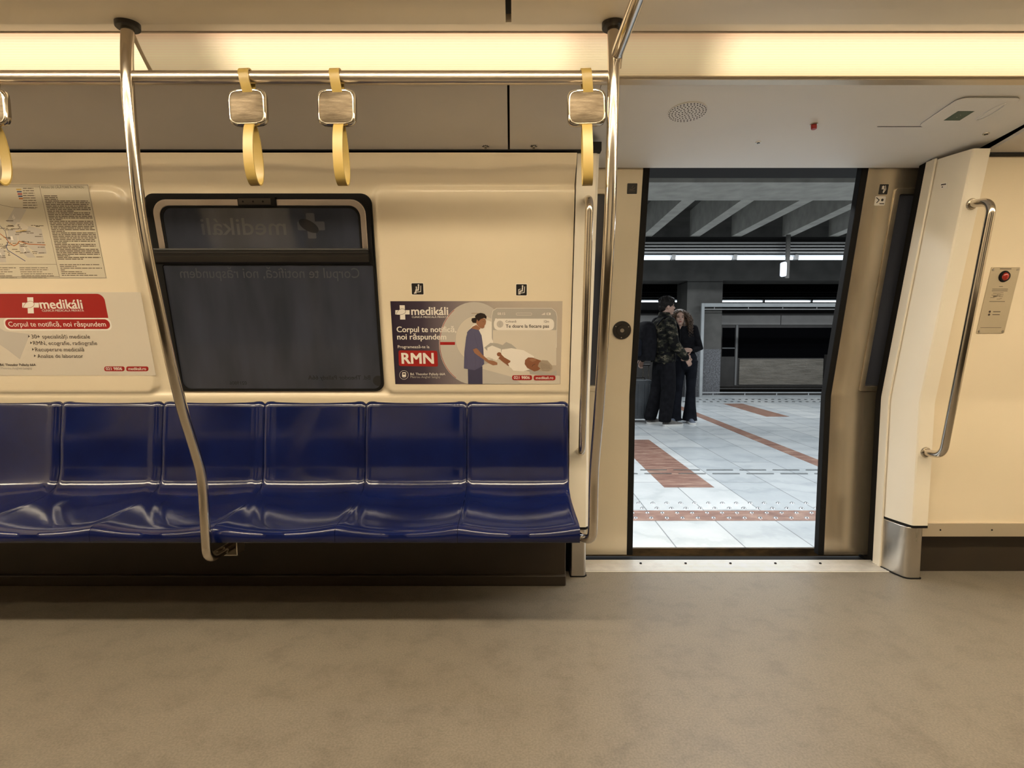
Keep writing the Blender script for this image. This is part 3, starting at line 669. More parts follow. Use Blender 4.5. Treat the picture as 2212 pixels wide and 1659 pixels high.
# emergency hatch cover
pts = [hp(2052, 210), hp(2197, 210), hp(2172, 232), hp(2105, 273), hp(1975, 274), hp(2010, 236)]
t = thing('emergency_cover', 'moulded cover with green label and oval grip above right of the door', 'cover', HEAD.mx @ Vector((*hp(2090, 245), 0)))
def rpoly(pts, r, n_=5): 
    out = []; k = len(pts)
    for i in range(k):
        a, b, c = Vector(pts[i - 1]), Vector(pts[i]), Vector(pts[(i + 1) % k]); u = (a - b); v = (c - b); d = min(r, u.length * .45, v.length * .45)
        p0 = b + u.normalized() * d; p1 = b + v.normalized() * d
        for q in range(n_ + 1): tt = q / n_; p = p0 * (1 - tt) ** 2 + b * 2 * tt * (1 - tt) + p1 * tt * tt; out.append((p.x, p.y))
    return out
mb = MB(); xl = hp(2040, 240)[0]; xr = hp(2150, 240)[0]; sa = hp(2100, 273)[1]; sb = hp(2100, 210)[1]
o_ = rrect(xl - 0.02, xr + 0.02, sa, sb, 0.03, 6)
mb.prism(o_, -0.001, 0.0035); onplane(mb, 'cover_plate', M['header'], HEAD, t, bevel=0.003)
mb = MB(); mb.box(xl - 0.17, xl + 0.12, sa - 0.002, sa, -0.001, 0.0015); onplane(mb, 'seam', M['black'], HEAD, t)
ga = hp(2050, 258); gb = hp(2099, 238)
mb = MB(); mb.box(ga[0] - 0.02, gb[0] + 0.01, ga[1], gb[1], 0.0034, 0.0042); 
for k in (0.35, 0.6): mb.box(ga[0] + 0.012, gb[0] - 0.02, ga[1] + (gb[1] - ga[1]) * k - 0.001, ga[1] + (gb[1] - ga[1]) * k + 0.001, 0.0042, 0.0045, 1)
onplane(mb, 'label', [M['p_green'], M['p_white']], HEAD, t, label='green label')
gx, gs = hp(2140, 240); mb = MB(); ringslab(mb, [(gx + 0.018 * math.cos(2 * PI * k / 28), gs + 0.062 * math.sin(2 * PI * k / 28)) for k in range(28)], [(gx + 0.013 * math.cos(2 * PI * k / 28), gs + 0.054 * math.sin(2 * PI * k / 28)) for k in range(28)], 0.003, 0.006)
mb.ell((gx, gs, 0.003), (0.012, 0.05, 0.003)); onplane(mb, 'grip', M['header'], HEAD, t)

# ================================================================ WINDOW
WIN = Plane(WALL.mx @ Vector((0, 0, -0.020)), (1, 0, 0), up)
xw0 = -1.552; xw1 = -0.592; sw1 = WIN.at(560, 418)[1]; sw0 = WIN.at(600, 843)[1]
wt = thing('window_1', 'large dark side window with an opening top pane and black frame', 'window', WIN.mx @ Vector((-1.06, sw0, 0)), kind='structure')
def pw(px, py): return WIN.at(px, py)
so0 = pw(560, 445)[1]; st1 = pw(560, 528)[1]; sbar0 = pw(560, 572)[1]; 
outer = rrect(xw0, xw1, sw0, sw1, [0.035, 0.035, 0.045, 0.045])
inner = rrect(xw0 + 0.034, xw1 - 0.012, sw0 + 0.010, sbar0, [0.035, 0.035, 0.01, 0.01])
mb = MB(); ringslab(mb, outer, inner, 0.0, 0.014)
# upper black field around the opening pane
fxl = pw(341, 480)[0]; fxr = pw(794, 480)[0]; ft = pw(560, 431)[1]
mb2 = MB(); hop_o = rrect(fxl, fxr, sbar0 + 0.02, ft, [0.004, 0.004, 0.06, 0.06]); 
onplane(mb, 'frame', M['black'], WIN, wt, bevel=0.003)
gxl = fxl + 0.026; gxr = fxr - 0.024; gt = pw(560, 445)[1]
hop_i = rrect(gxl, gxr, sbar0 + 0.03, gt, [0.004, 0.004, 0.045, 0.045])
mb = MB(); ringslab(mb, hop_o, hop_i, 0.012, 0.023); onplane(mb, 'opening_frame', M['alu'], WIN, wt, bevel=0.003)
mb = MB(); mb.prism(rrect(gxl - 0.004, gxr + 0.004, sbar0 + 0.03, gt + 0.004, [0.004, 0.004, 0.045, 0.045]), 0.0138, 0.0160); 
ringslab(mb, rrect(gxl, gxr, sbar0 + 0.03, gt, [0.004, 0.004, 0.045, 0.045]), rrect(gxl + 0.010, gxr - 0.010, sbar0 + 0.038, gt - 0.009, [0.004, 0.004, 0.04, 0.04]), 0.0158, 0.0185, 1)
onplane(mb, 'pane', [M['glass'], M['black']], WIN, wt, smooth=False)
mb = MB(); mb.prism(rrect(xw0 + 0.018, xw1 - 0.010, sw0 + 0.008, sbar0, [0.035, 0.035, 0.003, 0.003]), 0.001, 0.006); onplane(mb, 'pane', M['glass'], WIN, wt, smooth=False)
# rail
rb = pw(560, 569)[1]; rt = pw(560, 536)[1]; xr0 = pw(337, 550)[0]; xr1 = pw(800, 550)[0]
mb = MB(); hgt = rt - rb
prof = [(0.0, 0.006), (0.0, 0.018), (0.008, 0.030), (0.35 * hgt, 0.036), (0.55 * hgt, 0.036), (0.62 * hgt, 0.030), (0.66 * hgt, 0.030), (0.70 * hgt, 0.034), (0.80 * hgt, 0.034), (0.83 * hgt, 0.029), (0.87 * hgt, 0.029), (0.90 * hgt, 0.033), (hgt, 0.030), (hgt, 0.006)]
mb.loft([[(x, rb + a, b) for a, b in prof] for x in (xr0, xr1)], True, True); onplane(mb, 'rail', M['dark'], WIN, wt, ang=25)
# latch
la = pw(522, 446); lb = pw(600, 426); mb = MB(); mb.box(la[0], lb[0], la[1], lb[1], 0.010, 0.032); mb.box(la[0] + 0.004, lb[0] - 0.018, la[1] + 0.006, lb[1] - 0.006, 0.031, 0.034, 1)
for k in (0.15, 0.42, 0.68): mb.cyl((la[0] + (lb[0] - la[0]) * k, (la[1] + lb[1]) / 2, 0.034), (0, 0, 1), 0.004, 0.001, 12, 0)
onplane(mb, 'latch', [M['black'], M['underseat']], WIN, wt, bevel=0.002)

# ---------------------------------------------------------------- text
_tc = {}
def textmesh(s, bold=0.0, shear=0):
    k = (s, bold, shear)
    if k in _tc: return _tc[k]
    cu = bpy.data.curves.new('t', 'FONT'); cu.body = s; cu.size = 1; cu.offset = bold; cu.resolution_u = 3; cu.shear = shear
    o = bpy.data.objects.new('t', cu); C.objects.link(o); dg = bpy.context.evaluated_depsgraph_get(); e = o.evaluated_get(dg)
    me = e.to_mesh(); V = [tuple(v.co) for v in me.vertices]; F = [tuple(p.vertices) for p in me.polygons]; e.to_mesh_clear()
    bpy.data.objects.remove(o); bpy.data.curves.remove(cu)
    x0 = min(v[0] for v in V); x1 = max(v[0] for v in V); V = [(v[0] - x0, v[1]) for v in V]
    _tc[k] = (V, F, x1 - x0); return _tc[k]
def text(mb, s, a, b, h, z, mi, bold=0.0, mirror=False, shear=0):
    """a = (x,y) left end of the base line, b = right end x, h = size scale or None for uniform"""
    V, F, w_ = textmesh(s, 0.0, shear); k = abs(b - a[0]) / w_; ky = h if h else k
    sg = -1 if mirror else 1; x0 = max(a[0], b) if mirror else min(a[0], b)
    for q, (dx, dy) in enumerate([(0, 0)] if bold <= 0 else [(-1, -.5), (1, -.5), (-1, .5), (1, .5), (0, 0)]):
        mb.add([(x0 + sg * v[0] * k + dx * bold * k, a[1] + v[1] * ky + dy * bold * ky, z + q * 0.00003) for v in V], [tuple(reversed(f)) if mirror else f for f in F], mi)
mb = MB()
def ghost(s, l, r, by, z=0.0064, mi=0, bold=0.008, h=None):
    a = pw(l, by); b = pw(r, by); text(mb, s, a, b[0], h, z, mi, bold, True)
ghost('medikáli', 442, 622, 507, 0.0163, 0, 0.008, 0.10)
for a, b in ((pw(640, 470), pw(706, 500)),):
    pass
cxg, csg = pw(675, 488)
mb.prism(rrect(cxg - 0.058, cxg + 0.058, csg - 0.018, csg + 0.018, 0.005, 3), 0.0160, 0.0163, 0); mb.prism(rrect(cxg - 0.018, cxg + 0.018, csg - 0.052, csg + 0.052, 0.005, 3), 0.0160, 0.0164, 0)
disc(mb, (cxg - 0.01, csg), 0.045, 0.0166, 1, 24, 0.022, -0.5)
ghost('Corpul te notifică, noi răspundem', 392, 778, 600, 0.0064, 0, 0.0, 0.062)
ghost('Bd. Theodor Pallady 66A', 667, 801, 819, 0.0064, 1, 0.015)
ghost('0219806', 498, 535, 830, 0.0064, 1, 0.01)
disc(mb, pw(818, 822), 0.025, 0.0063, 1, 28)
onplane(mb, 'mirrored_lettering', [M['p_ghost'], M['p_ghostdark']], WIN, wt, smooth=False, label='faint reversed lettering of a film on the glass')

# ================================================================ POSTERS ON THE LINING
def logo(mb, T, sc, z, mw, mbg):
    # cross with a leaf; T maps unit coordinates (0..1) to the sheet
    def q(x, y): return T(x, y)
    mb.poly([q(0, .36), q(1, .36), q(1, .66), q(0, .66)], z, mw); mb.poly([q(.34, 0), q(.70, 0), q(.66, 1), q(.30, 1)], z + 0.0001, mw)
    leaf = [(0.05, .34), (0.12, .52), (.25, .68), (.45, .76), (.62, .74), (.73, .60), (.68, .45), (.5, .36), (.3, .33)]
    mb.poly([q(a, b) for a, b in leaf], z + 0.0002, mw); stroke(mb, [q(a, b) for a, b in leaf + leaf[:1]], 0.0016 * sc, z + 0.0003, mbg)
# --- advert right of the window
t = thing('advert_poster', 'landscape clinic poster with nurse and scanner patient, right of the window', 'poster', WALL.mx @ Vector((-0.25, 0.0, 0)), 'clinic posters on the carriage wall')
def z6(X, Y): return WALL.at(820 + X / 5.267, 580 + Y / 5.267)
a = z6(118, 368); b = z6(2083, 375); c_ = z6(2055, 1322); d = z6(182, 1308)
px0 = (a[0] + d[0]) / 2; px1 = (b[0] + c_[0]) / 2; ps0 = (c_[1] + d[1]) / 2; ps1 = (a[1] + b[1]) / 2
mb = MB(); mb.prism([(px0, ps0), (px1, ps0), (px1, ps1), (px0, ps1)], 0, 0.001); onplane(mb, 'sheet', M['p_bg'], WALL, t, smooth=False)
def clip(pts):
    return [(min(max(x, px0 + .001), px1 - .001), min(max(y, ps0 + .001), ps1 - .001)) for x, y in pts]
mb = MB(); Z = 0.0012
keys = ['p_white', 'p_lgrey', 'p_grey', 'p_scrub', 'p_scrub2', 'p_skin', 'p_skin2', 'p_hair', 'p_ghair', 'p_red', 'p_ink', 'p_paper']
K = {k: i for i, k in enumerate(keys)}
def pg(pts, z, k): mb.poly(clip([z6(*p) for p in pts]), z, K[k])
def ellz(cx, cy, rx, ry, z, k, n_=48, a0=0, a1=2 * PI): pg([(cx + rx * math.cos(a0 + (a1 - a0) * i / n_), cy + ry * math.sin(a0 + (a1 - a0) * i / n_)) for i in range(n_)], z, k)
def arc(cx, cy, rx, ry, a0, a1, w_, z, k, n_=30):
    stroke(mb, [z6(cx + rx * math.cos(a0 + (a1 - a0) * i / n_), cy + ry * math.sin(a0 + (a1 - a0) * i / n_)) for i in range(n_ + 1)], w_, z, K[k])
pg([(660, 1080), (1010, 1260), (1010, 1320), (180, 1320), (240, 1200)], Z - .0001, 'p_ink') if False else None
ellz(1075, 850, 400, 470, Z, 'p_lgrey'); arc(1080, 850, 395, 465, PI * .68, PI * 1.30, 0.0022, Z + .0002, 'p_red')
ellz(1130, 800, 265, 270, Z + .0002, 'p_paper'); arc(1130, 800, 265, 270, PI * .6, PI * 1.6, 0.001, Z + .0004, 'p_grey'); ellz(1190, 800, 190, 215, Z + .0004, 'p_white')
pg([(690, 835), (858, 835), (858, 868), (690, 868)], Z + .0005, 'p_red'); pg([(1045, 505), (1180, 505), (1180, 515), (1045, 515)], Z + .0005, 'p_ghair')
# phone outline
pg(rpoly([(1275, 860), (1275, 445), (2020, 445), (2020, 860)], 100, 8), Z + .0006, 'p_grey'); pg([(1290, 700), (2010, 700), (2010, 1100), (1290, 1100)], Z + .0007, 'p_paper')
arcpts = [(1275, 860), (1275, 540), (1290, 480), (1330, 452), (1960, 452), (2005, 490), (2018, 545), (2012, 900)]
stroke(mb, [z6(*p) for p in arcpts], 0.0016, Z + .0008, K['p_white'])
pg(rpoly([(1300, 570), (1985, 570), (1985, 700), (1300, 700)], 62, 8), Z + .0009, 'p_white'); ellz(1370, 632, 38, 40, Z + .0010, 'p_lgrey', 24); ellz(1326, 580, 14, 14, Z + .0010, 'p_white', 16)
stroke(mb, [z6(1375, 605), z6(1365, 632), z6(1378, 662)], 0.002, Z + .0011, K['p_grey'])
stroke(mb, [z6(1560, 505), z6(1725, 505), z6(1732, 517), z6(1725, 529), z6(1560, 529), z6(1553, 517), z6(1560, 505)], 0.0010, Z + .0009, K['p_white'])
for i in range(4): pg([(1845 + i * 10, 528), (1852 + i * 10, 528), (1852 + i * 10, 520 - i * 6), (1845 + i * 10, 520 - i * 6)], Z + .0009, 'p_white')
pg([(1900, 503), (1945, 503), (1945, 528), (1900, 528)], Z + .0009, 'p_white'); pg([(1908, 508), (1930, 508), (1930, 523), (1908, 523)], Z + .0010, 'p_grey')
# scanner table, patient
pg([(1170, 1100), (1290, 1060), (1700, 1170), (2050, 1220), (2050, 1320), (1170, 1320)], Z + .0010, 'p_paper')
pg([(1170, 1140), (1500, 1230), (1620, 1320), (1170, 1320)], Z + .0011, 'p_lgrey')
pg([(1190, 900), (1260, 845), (1340, 850), (1400, 870), (1440, 835), (1500, 860), (1560, 910), (1390, 960), (1250, 960)], Z + .0011, 'p_grey')
pg([(1390, 920), (1500, 905), (1640, 930), (1760, 1000), (1700, 1080), (1640, 1170), (1520, 1160), (1460, 1080), (1380, 1000)], Z + .0012, 'p_white')
pg([(1340, 960), (1375, 965), (1420, 1010), (1490, 1050), (1470, 1110), (1400, 1060), (1340, 1010)], Z + .0013, 'p_skin2')
pg([(1460, 1080), (1530, 1040), (1620, 1060), (1710, 1150), (1640, 1165), (1540, 1160), (1480, 1120)], Z + .0014, 'p_white')
pg([(1225, 900), (1280, 875), (1380, 915), (1385, 980), (1330, 1045), (1225, 1000)], Z + .0014, 'p_white'); ellz(1360, 975, 26, 24, Z + .0015, 'p_skin2', 20)
pg([(1700, 1140), (1940, 1190), (2014, 1150), (2014, 1215), (1990, 1230), (1710, 1200)], Z + .0014, 'p_grey')
pg([(1655, 1040), (1690, 1010), (1740, 1012), (1790, 1030), (1850, 1050), (1870, 1110), (1800, 1160), (1760, 1170), (1680, 1130), (1650, 1085)], Z + .0015, 'p_skin2')
pg([(1700, 1040), (1730, 1020), (1770, 1022), (1785, 1045), (1740, 1060)], Z + .0016, 'p_skin')
pg([(1815, 1070), (1850, 1040), (1910, 1045), (1960, 1100), (1965, 1140), (1920, 1165), (1850, 1160), (1800, 1110)], Z + .0016, 'p_ghair'); stroke(mb, [z6(1770, 1085), z6(1740, 1100), z6(1735, 1115)], 0.0015, Z + .0017, K['p_hair'])
for i in range(7): stroke(mb, [z6(1830 + i * 16, 1065 + i * 5), z6(1850 + i * 15, 1140)], 0.0007, Z + .0018, K['p_ink'])
# nurse
pg([(1005, 1140), (1170, 1110), (1172, 1318), (1008, 1318)], Z + .0016, 'p_scrub2')
pg([(1040, 680), (1075, 655), (1125, 690), (1160, 760), (1180, 900), (1190, 1085), (1150, 1120), (1080, 1155), (960, 1135), (965, 950), (985, 780), (1005, 710)], Z + .0017, 'p_scrub')
pg([(1100, 905), (1060, 915), (1080, 960), (1150, 1010), (1240, 1075), (1290, 1100), (1340, 1095), (1340, 1070), (1300, 1050), (1240, 1040), (1170, 980), (1120, 920)], Z + .0018, 'p_skin')
pg([(995, 720), (1080, 740), (1118, 895), (1065, 918), (1000, 880)], Z + .0019, 'p_scrub'); stroke(mb, [z6(1080, 745), z6(1118, 895), z6(1065, 918)], 0.0008, Z + .0020, K['p_scrub2'])
for pth in ([(975, 960), (1000, 1060), (985, 1130)], [(1130, 930), (1150, 1050), (1140, 1115)], [(1080, 960), (1095, 1060), (1085, 1140)]): stroke(mb, [z6(*p) for p in pth], 0.0007, Z + .0018, K['p_scrub2'])
pg([(1060, 660), (1100, 640), (1150, 680), (1128, 700), (1090, 690), (1040, 680)], Z + .0018, 'p_skin')
pg([(1100, 580), (1150, 560), (1200, 570), (1212, 600), (1205, 635), (1195, 645), (1190, 672), (1165, 682), (1135, 668), (1110, 640), (1098, 610)], Z + .0019, 'p_skin')
pg([(1090, 560), (1085, 540), (1110, 515), (1150, 503), (1195, 515), (1218, 545), (1215, 572), (1190, 560), (1150, 575), (1125, 600), (1108, 575), (1098, 620), (1060, 615), (1045, 590), (1050, 565)], Z + .0020, 'p_hair')
stroke(mb, [z6(1170, 605), z6(1190, 603)], 0.0009, Z + .0020, K['p_hair']); stroke(mb, [z6(1172, 655), z6(1188, 653)], 0.0008, Z + .0020, K['p_red'])
# badges
pg(rpoly([(215, 930), (655, 935), (665, 1115), (220, 1108)], 22, 6), Z + .0006, 'p_red')
for a, b in (((1507, 1212), (1735, 1268)), ((1752, 1214), (2000, 1270))):
    pg(rpoly([a, (b[0], a[1]), b, (a[0], b[1])], 27, 6), Z + .0021, 'p_red')
onplane(mb, 'illustration', [M[k] for k in keys], WALL, t, smooth=False)
mb = MB()
TM = [M['p_white'], M['p_grey'], M['p_ink']]
def tx(s, l, r, by, mi=0, bold=0.0, z=0.0016, h=None):
    a = z6(l, by); b = z6(r, by); q_ = MB(); text(q_, s, a, b[0], h, z, 0, bold); onplane(q_, 'lettering', TM[mi], WALL, t, smooth=False)
tx('medikáli', 365, 780, 527, 0, 0.022); tx('CLINICĂ MEDICALĂ PRIVATĂ', 368, 780, 562, 0)
tx('Corpul te notifică,', 198, 872, 722, 0, 0.018, 0.0022); tx('noi răspundem', 204, 758, 806, 0, 0.018, 0.0022); tx('Programează-te la', 208, 568, 906)
tx('RMN', 258, 615, 1080, 0, 0.030, 0.0022); tx('Bd. Theodor Pallady 66A', 352, 748, 1212, 0, 0.005, 0.0022); tx('Metrou Anghel Saligny', 352, 692, 1245, 1)
tx('08:15', 1342, 1428, 527, 0, 0, 0.0024); tx('Coloană', 1434, 1553, 613, 2, 0.004, 0.0026); tx('12m', 1870, 1926, 614, 2, 0, 0.0026); tx('Te doare la fiecare pas', 1436, 1926, 672, 2, 0.015, 0.0026)
tx('021 9806', 1528, 1708, 1254, 0, 0.018, 0.0036); tx('medikali.ro', 1778, 1975, 1256, 0, 0.018, 0.0036)
mb = MB()
def T6(u, v): return z6(180 + 162 * u, 580 - 162 * v)
logo(mb, T6, 1.0, 0.0018, 0, 1); onplane(mb, 'logo', [M['p_white'], M['p_ink']], WALL, t, smooth=False); mb = MB()
def ringz(fn, cx, cy, r, w_, mi, z): stroke(mb, [fn(cx + r * math.cos(2 * PI * i / 30), cy + r * math.sin(2 * PI * i / 30)) for i in range(31)], w_, z, mi)
ringz(z6, 278, 1210, 50, 0.0012, 0, 0.0018); mb.poly([z6(*p) for p in rpoly([(258, 1180), (300, 1180), (302, 1232), (256, 1232)], 8)], 0.0018, 0); mb.poly([z6(*p) for p in [(264, 1190), (294, 1190), (294, 1206), (264, 1206)]], 0.0020, 1); stroke(mb, [z6(262, 1240), z6(296, 1240)], 0.001, 0.0018, 0)
onplane(mb, 'train_symbol', [M['p_white'], M['p_ink']], WALL, t, smooth=False)

# --- advert at left
def z4(X, Y): return WALL.at(X / 3.457, 380 + Y / 3.457)
t = thing('advert_poster', 'pale clinic poster with red banner and a list, far left under the metro map', 'poster', WALL.mx @ Vector((-2.1, 0.0, 0)), 'clinic posters on the carriage wall')
xr = z4(1165, 1490)[0]; sb = z4(600, 1490)[1]; stp = z4(600, 868)[1]
mb = MB(); mb.prism([(-2.62, sb), (xr, sb), (xr, stp), (-2.62, stp)], 0, 0.001); onplane(mb, 'sheet', M['p_paper'], WALL, t, smooth=False)
mb = MB(); keys2 = ['p_red', 'p_white', 'p_lgrey', 'p_ink']
xa = -2.42; r4 = lambda X, Y: z4(X, Y)
b0 = z4(40, 1060)[1]; b1 = z4(400, 880)[1]; bx1 = z4(792, 970)[0]
mb.prism(rrect(xa, bx1, b0, b1, [0.002, 0.002, 0.03, 0.02]), 0.001, 0.0012, 0)
c0 = z4(400, 1143)[1]; c1 = z4(400, 1070)[1]; cxa = z4(42, 1105)[0]; cxb = z4(822, 1105)[0]
mb.prism(rrect(cxa - 0.006, cxb + 0.006, c0 - 0.006, c1 + 0.006, 0.022), 0.001, 0.0014, 1); mb.prism(rrect(cxa, cxb, c0, c1, (c1 - c0) / 2 - .0005), 0.001, 0.0016, 0)
mb.poly([z4(-60, 1100), z4(40, 1160), z4(225, 1180), z4(150, 1370), z4(60, 1300), z4(-60, 1220)], 0.0011, 2)
for a, b in (((780, 1422), (932, 1458)), ((944, 1422), (1110, 1458))): mb.poly(rpoly([z4(*a), z4(b[0], a[1]), z4(*b), z4(a[0], b[1])], 0.012, 6), 0.0013, 0)
for (X, Y) in ((212, 1198), (228, 1246), (242, 1295), (256, 1343)): mb.poly([z4(X, Y - 10), z4(X + 14, Y), z4(X, Y + 10)], 0.0013, 3)
onplane(mb, 'banner', [M[k] for k in keys2], WALL, t, smooth=False)
mb = MB()
TM4 = [M['p_white'], M['p_ink'], M['p_grey']]
def tx4(s, l, r, by, mi=0, bold=0.0, z=0.002, h=None):
    a = z4(l, by); b = z4(r, by); q_ = MB(); text(q_, s, a, b[0], h, z, 0, bold); onplane(q_, 'lettering', TM4[mi], WALL, t, smooth=False)
tx4('medikáli', 308, 622, 990, 0, 0.022); tx4('CLINICĂ MEDICALĂ PRIVATĂ', 318, 630, 1013, 0)
tx4('Corpul te notifică, noi răspundem', 70, 795, 1124, 0, 0.006, 0.002)
tx4('30+ specialități medicale', 240, 676, 1214, 1); tx4('RMN, ecografie, radiografie', 254, 730, 1262, 1); tx4('Recuperare medicală', 268, 632, 1310, 1); tx4('Analize de laborator', 284, 625, 1358, 1)
tx4('Bd. Theodor Pallady 66A', 5, 272, 1418, 1, 0.015); tx4('Metrou Anghel Saligny', 12, 245, 1443, 2); tx4('021 9806', 795, 915, 1449, 0, 0.018, 0.002); tx4('medikali.ro', 962, 1094, 1449, 0, 0.018, 0.002)
mb = MB()
def T4(u, v): return z4(168 + 125 * u, 1026 - 120 * v)
logo(mb, T4, 1.0, 0.0016, 0, 1); onplane(mb, 'logo', [M['p_white'], M['p_red']], WALL, t, smooth=False)

# --- metro map and rules
t = thing('metro_map', 'metro line map and travel rules notice at far left above the clinic poster', 'map', WALL.mx @ Vector((-2.1, 0.5, 0)))
mx1 = (z4(660, 65)[0] + z4(800, 765)[0]) / 2; ms0 = z4(600, 767)[1]; ms1 = z4(500, 62)[1]
mb = MB(); mb.prism([(-2.95, ms0), (mx1, ms0), (mx1, ms1), (-2.95, ms1)], 0, 0.0008); onplane(mb, 'sheet', M['p_mapaper'], WALL, t, smooth=False)
mb = MB(); keys3 = ['p_dark', 'p_lgrey', 'p_orange', 'p_blue', 'p_yellow', 'p_red', 'p_paper']; Zm = 0.0011
e_ = 0.0014
stroke(mb, [(-2.94, ms1 - .003), (mx1 - .003, ms1 - .003), (mx1 - .003, ms0 + .003), (-2.94, ms0 + .003)], e_, Zm, 0)
# lengths in wall coordinates, from the photo's frame of the sheet
def mp(u, v): return (mx1 + u, ms0 + v)      # u negative to the left, v up
Hm = ms1 - ms0
xdiv = (z4(295, 75)[0] + z4(445, 750)[0]) / 2 - mx1
stroke(mb, [mp(xdiv, .006), mp(xdiv, Hm - .006)], e_, Zm, 0); ybox = z4(250, 660)[1] - ms0
stroke(mb, [mp(-1.2, ybox), mp(xdiv, ybox)], e_, Zm, 0); stroke(mb, [mp(-1.2, .009), mp(xdiv, .009)], e_, Zm, 0); stroke(mb, [mp(-1.2, Hm - .010), mp(xdiv, Hm - .010)], e_, Zm, 0)
rnd = random.Random(11)
def wordline(u0, u1, v, h, mi=0, last=1.0):
    u = u0; e = u0 + (u1 - u0) * last
    while u < e:
        w_ = min(rnd.uniform(.006, .03), e - u); mb.poly([mp(u, v), mp(u + w_, v), mp(u + w_, v + h), mp(u, v + h)], Zm, mi); u += w_ + .0025
v = Hm - 0.048
while v > 0.20 * Hm:
    wordline(xdiv + .010, -.010, v, .0036, 0, rnd.choice([1, 1, 1, 1, .97, .95, .6, .3])); v -= 0.0068
v = 0.125 * Hm
for k, l in enumerate((.95, .4, 1, .1, .5, .6, .85)): wordline(xdiv + .012, -.012, .15 * Hm - k * .0075, .003, 0, l)
for col in range(3):
    for k in range(6): wordline(xdiv - .165 - col * .16, xdiv - .02 - col * .16, ybox - .016 - k * .0085, .0025, 0, rnd.uniform(.6, 1))
# map zones
def zp(pts, mi, z=0): mb.poly([z4(*p) for p in pts], Zm + z, mi)
zp([(110, 235), (200, 250), (130, 380), (50, 340)], 1, -.0002); zp([(215, 375), (310, 395), (350, 580), (290, 585), (225, 540), (140, 480), (130, 415)], 1, -.0002)
zp([(60, 400), (130, 400), (135, 500), (60, 490)], 1, -.0002); zp([(140, 500), (200, 530), (270, 610), (210, 610), (150, 560)], 1, -.0001); zp([(-40, 540), (35, 545), (48, 645), (-40, 645)], 1, -.0002)
zp([(100, 385), (130, 345), (170, 350), (215, 385), (200, 402), (120, 412)], 6, -.0001)
def ln(pts, mi, w_=.0035): stroke(mb, [z4(*p) for p in pts], w_, Zm + .0001, mi)
ln([(-80, 425), (0, 430), (45, 465), (70, 500), (105, 522), (130, 510), (145, 488), (220, 510), (340, 515)], 2); ln([(60, 500), (48, 530), (60, 555), (190, 635)], 3, .0028)
ln([(0, 370), (40, 410), (60, 490)], 3, .002); ln([(120, 415), (200, 405)], 4, .003); ln([(0, 215), (95, 235), (270, 245)], 0, .0012)
for k, mi in enumerate((4, 3, 5, 3, 2)): mb.poly([z4(122 + k * 5, 96 + 17 * k), z4(160 + k * 3, 96 + 17 * k), z4(162 + k * 3, 106 + 17 * k), z4(124 + k * 5, 106 + 17 * k)], Zm, mi)
for k in range(9):
    a = z4(172, 88 + 18 * k); b = z4(250 + 8 * k / 2, 88 + 18 * k); wordline(a[0] - mx1, b[0] - mx1, a[1] - ms0 - .004, .003)
for k in range(60):
    X = rnd.uniform(-60, 300); Y = rnd.uniform(330, 640); a = z4(X, Y); wordline(a[0] - mx1, a[0] - mx1 + rnd.uniform(.012, .035), a[1] - ms0, .0025)
onplane(mb, 'print', [M[k] for k in keys3], WALL, t, smooth=False)
mb = MB(); a = z4(312, 92); b = z4(632, 92); text(mb, 'REGULI DE CĂLĂTORIE ÎN METROU', a, mx1 - .02, .0125, Zm + .0001, 0, .004); onplane(mb, 'lettering', M['p_dark'], WALL, t, smooth=False)
for s_, X, Y in (('5', 138, 392), ('6', 98, 320), ('1', 85, 480), ('3', 178, 565), ('2', 62, 595), ('4', 0, 600)):
    a = z4(X, Y); mb = MB(); text(mb, s_, a, a[0] + .010, .024, Zm + .0002, 0); onplane(mb, 'zone_number', M['p_dark'] if s_ in '52' else M['p_white'], WALL, t, smooth=False)

# --- two priority seat stickers
def seatman(kind):
    def f(mb, T, W_, H_):
        z = 0.0008
        disc(mb, T(.60, .84), W_ * .075, z, 1); stroke(mb, [T(.60, .72), T(.56, .40), T(.36, .38), T(.34, .12)], W_ * .11, z, 1); stroke(mb, [T(.80, .78), T(.76, .25), T(.45, .22)], W_ * .06, z, 1)
        if kind: disc(mb, T(.40, .66), W_ * .055, z, 1); stroke(mb, [T(.41, .58), T(.36, .30), T(.22, .10)], W_ * .09, z, 1)
        else: stroke(mb, [T(.22, .10), T(.22, .52), T(.40, .56)], W_ * .05, z, 1)
    return f
for (a, b, kd, lab) in (((890, 612), (914, 636), 1, 'small black priority seat sticker with adult and child, nearer the window'), ((1115, 614), (1138, 638), 0, 'small black priority seat sticker with person and cane, nearer the door')):
    c0 = WALL.at((a[0] + b[0]) / 2, b[1]); t = thing('seat_sticker', lab, 'sticker', WALL.mx @ Vector((*c0, 0)), 'priority seat stickers')
    x0_, s0_ = WALL.at(a[0], b[1]); x1_, s1_ = WALL.at(b[0], a[1]); mb = MB(); mb.prism(rrect(x0_ - .003, x1_ + .003, s0_ - .003, s1_ + .003, .005, 4), 0, .0004); onplane(mb, 'backing', M['cream2'], WALL, t, smooth=False)
    sticker(t, WALL, a[0], a[1], b[0], b[1], seatman(kd), [M['p_black'], M['p_white']], 'pictogram', 0.0007)

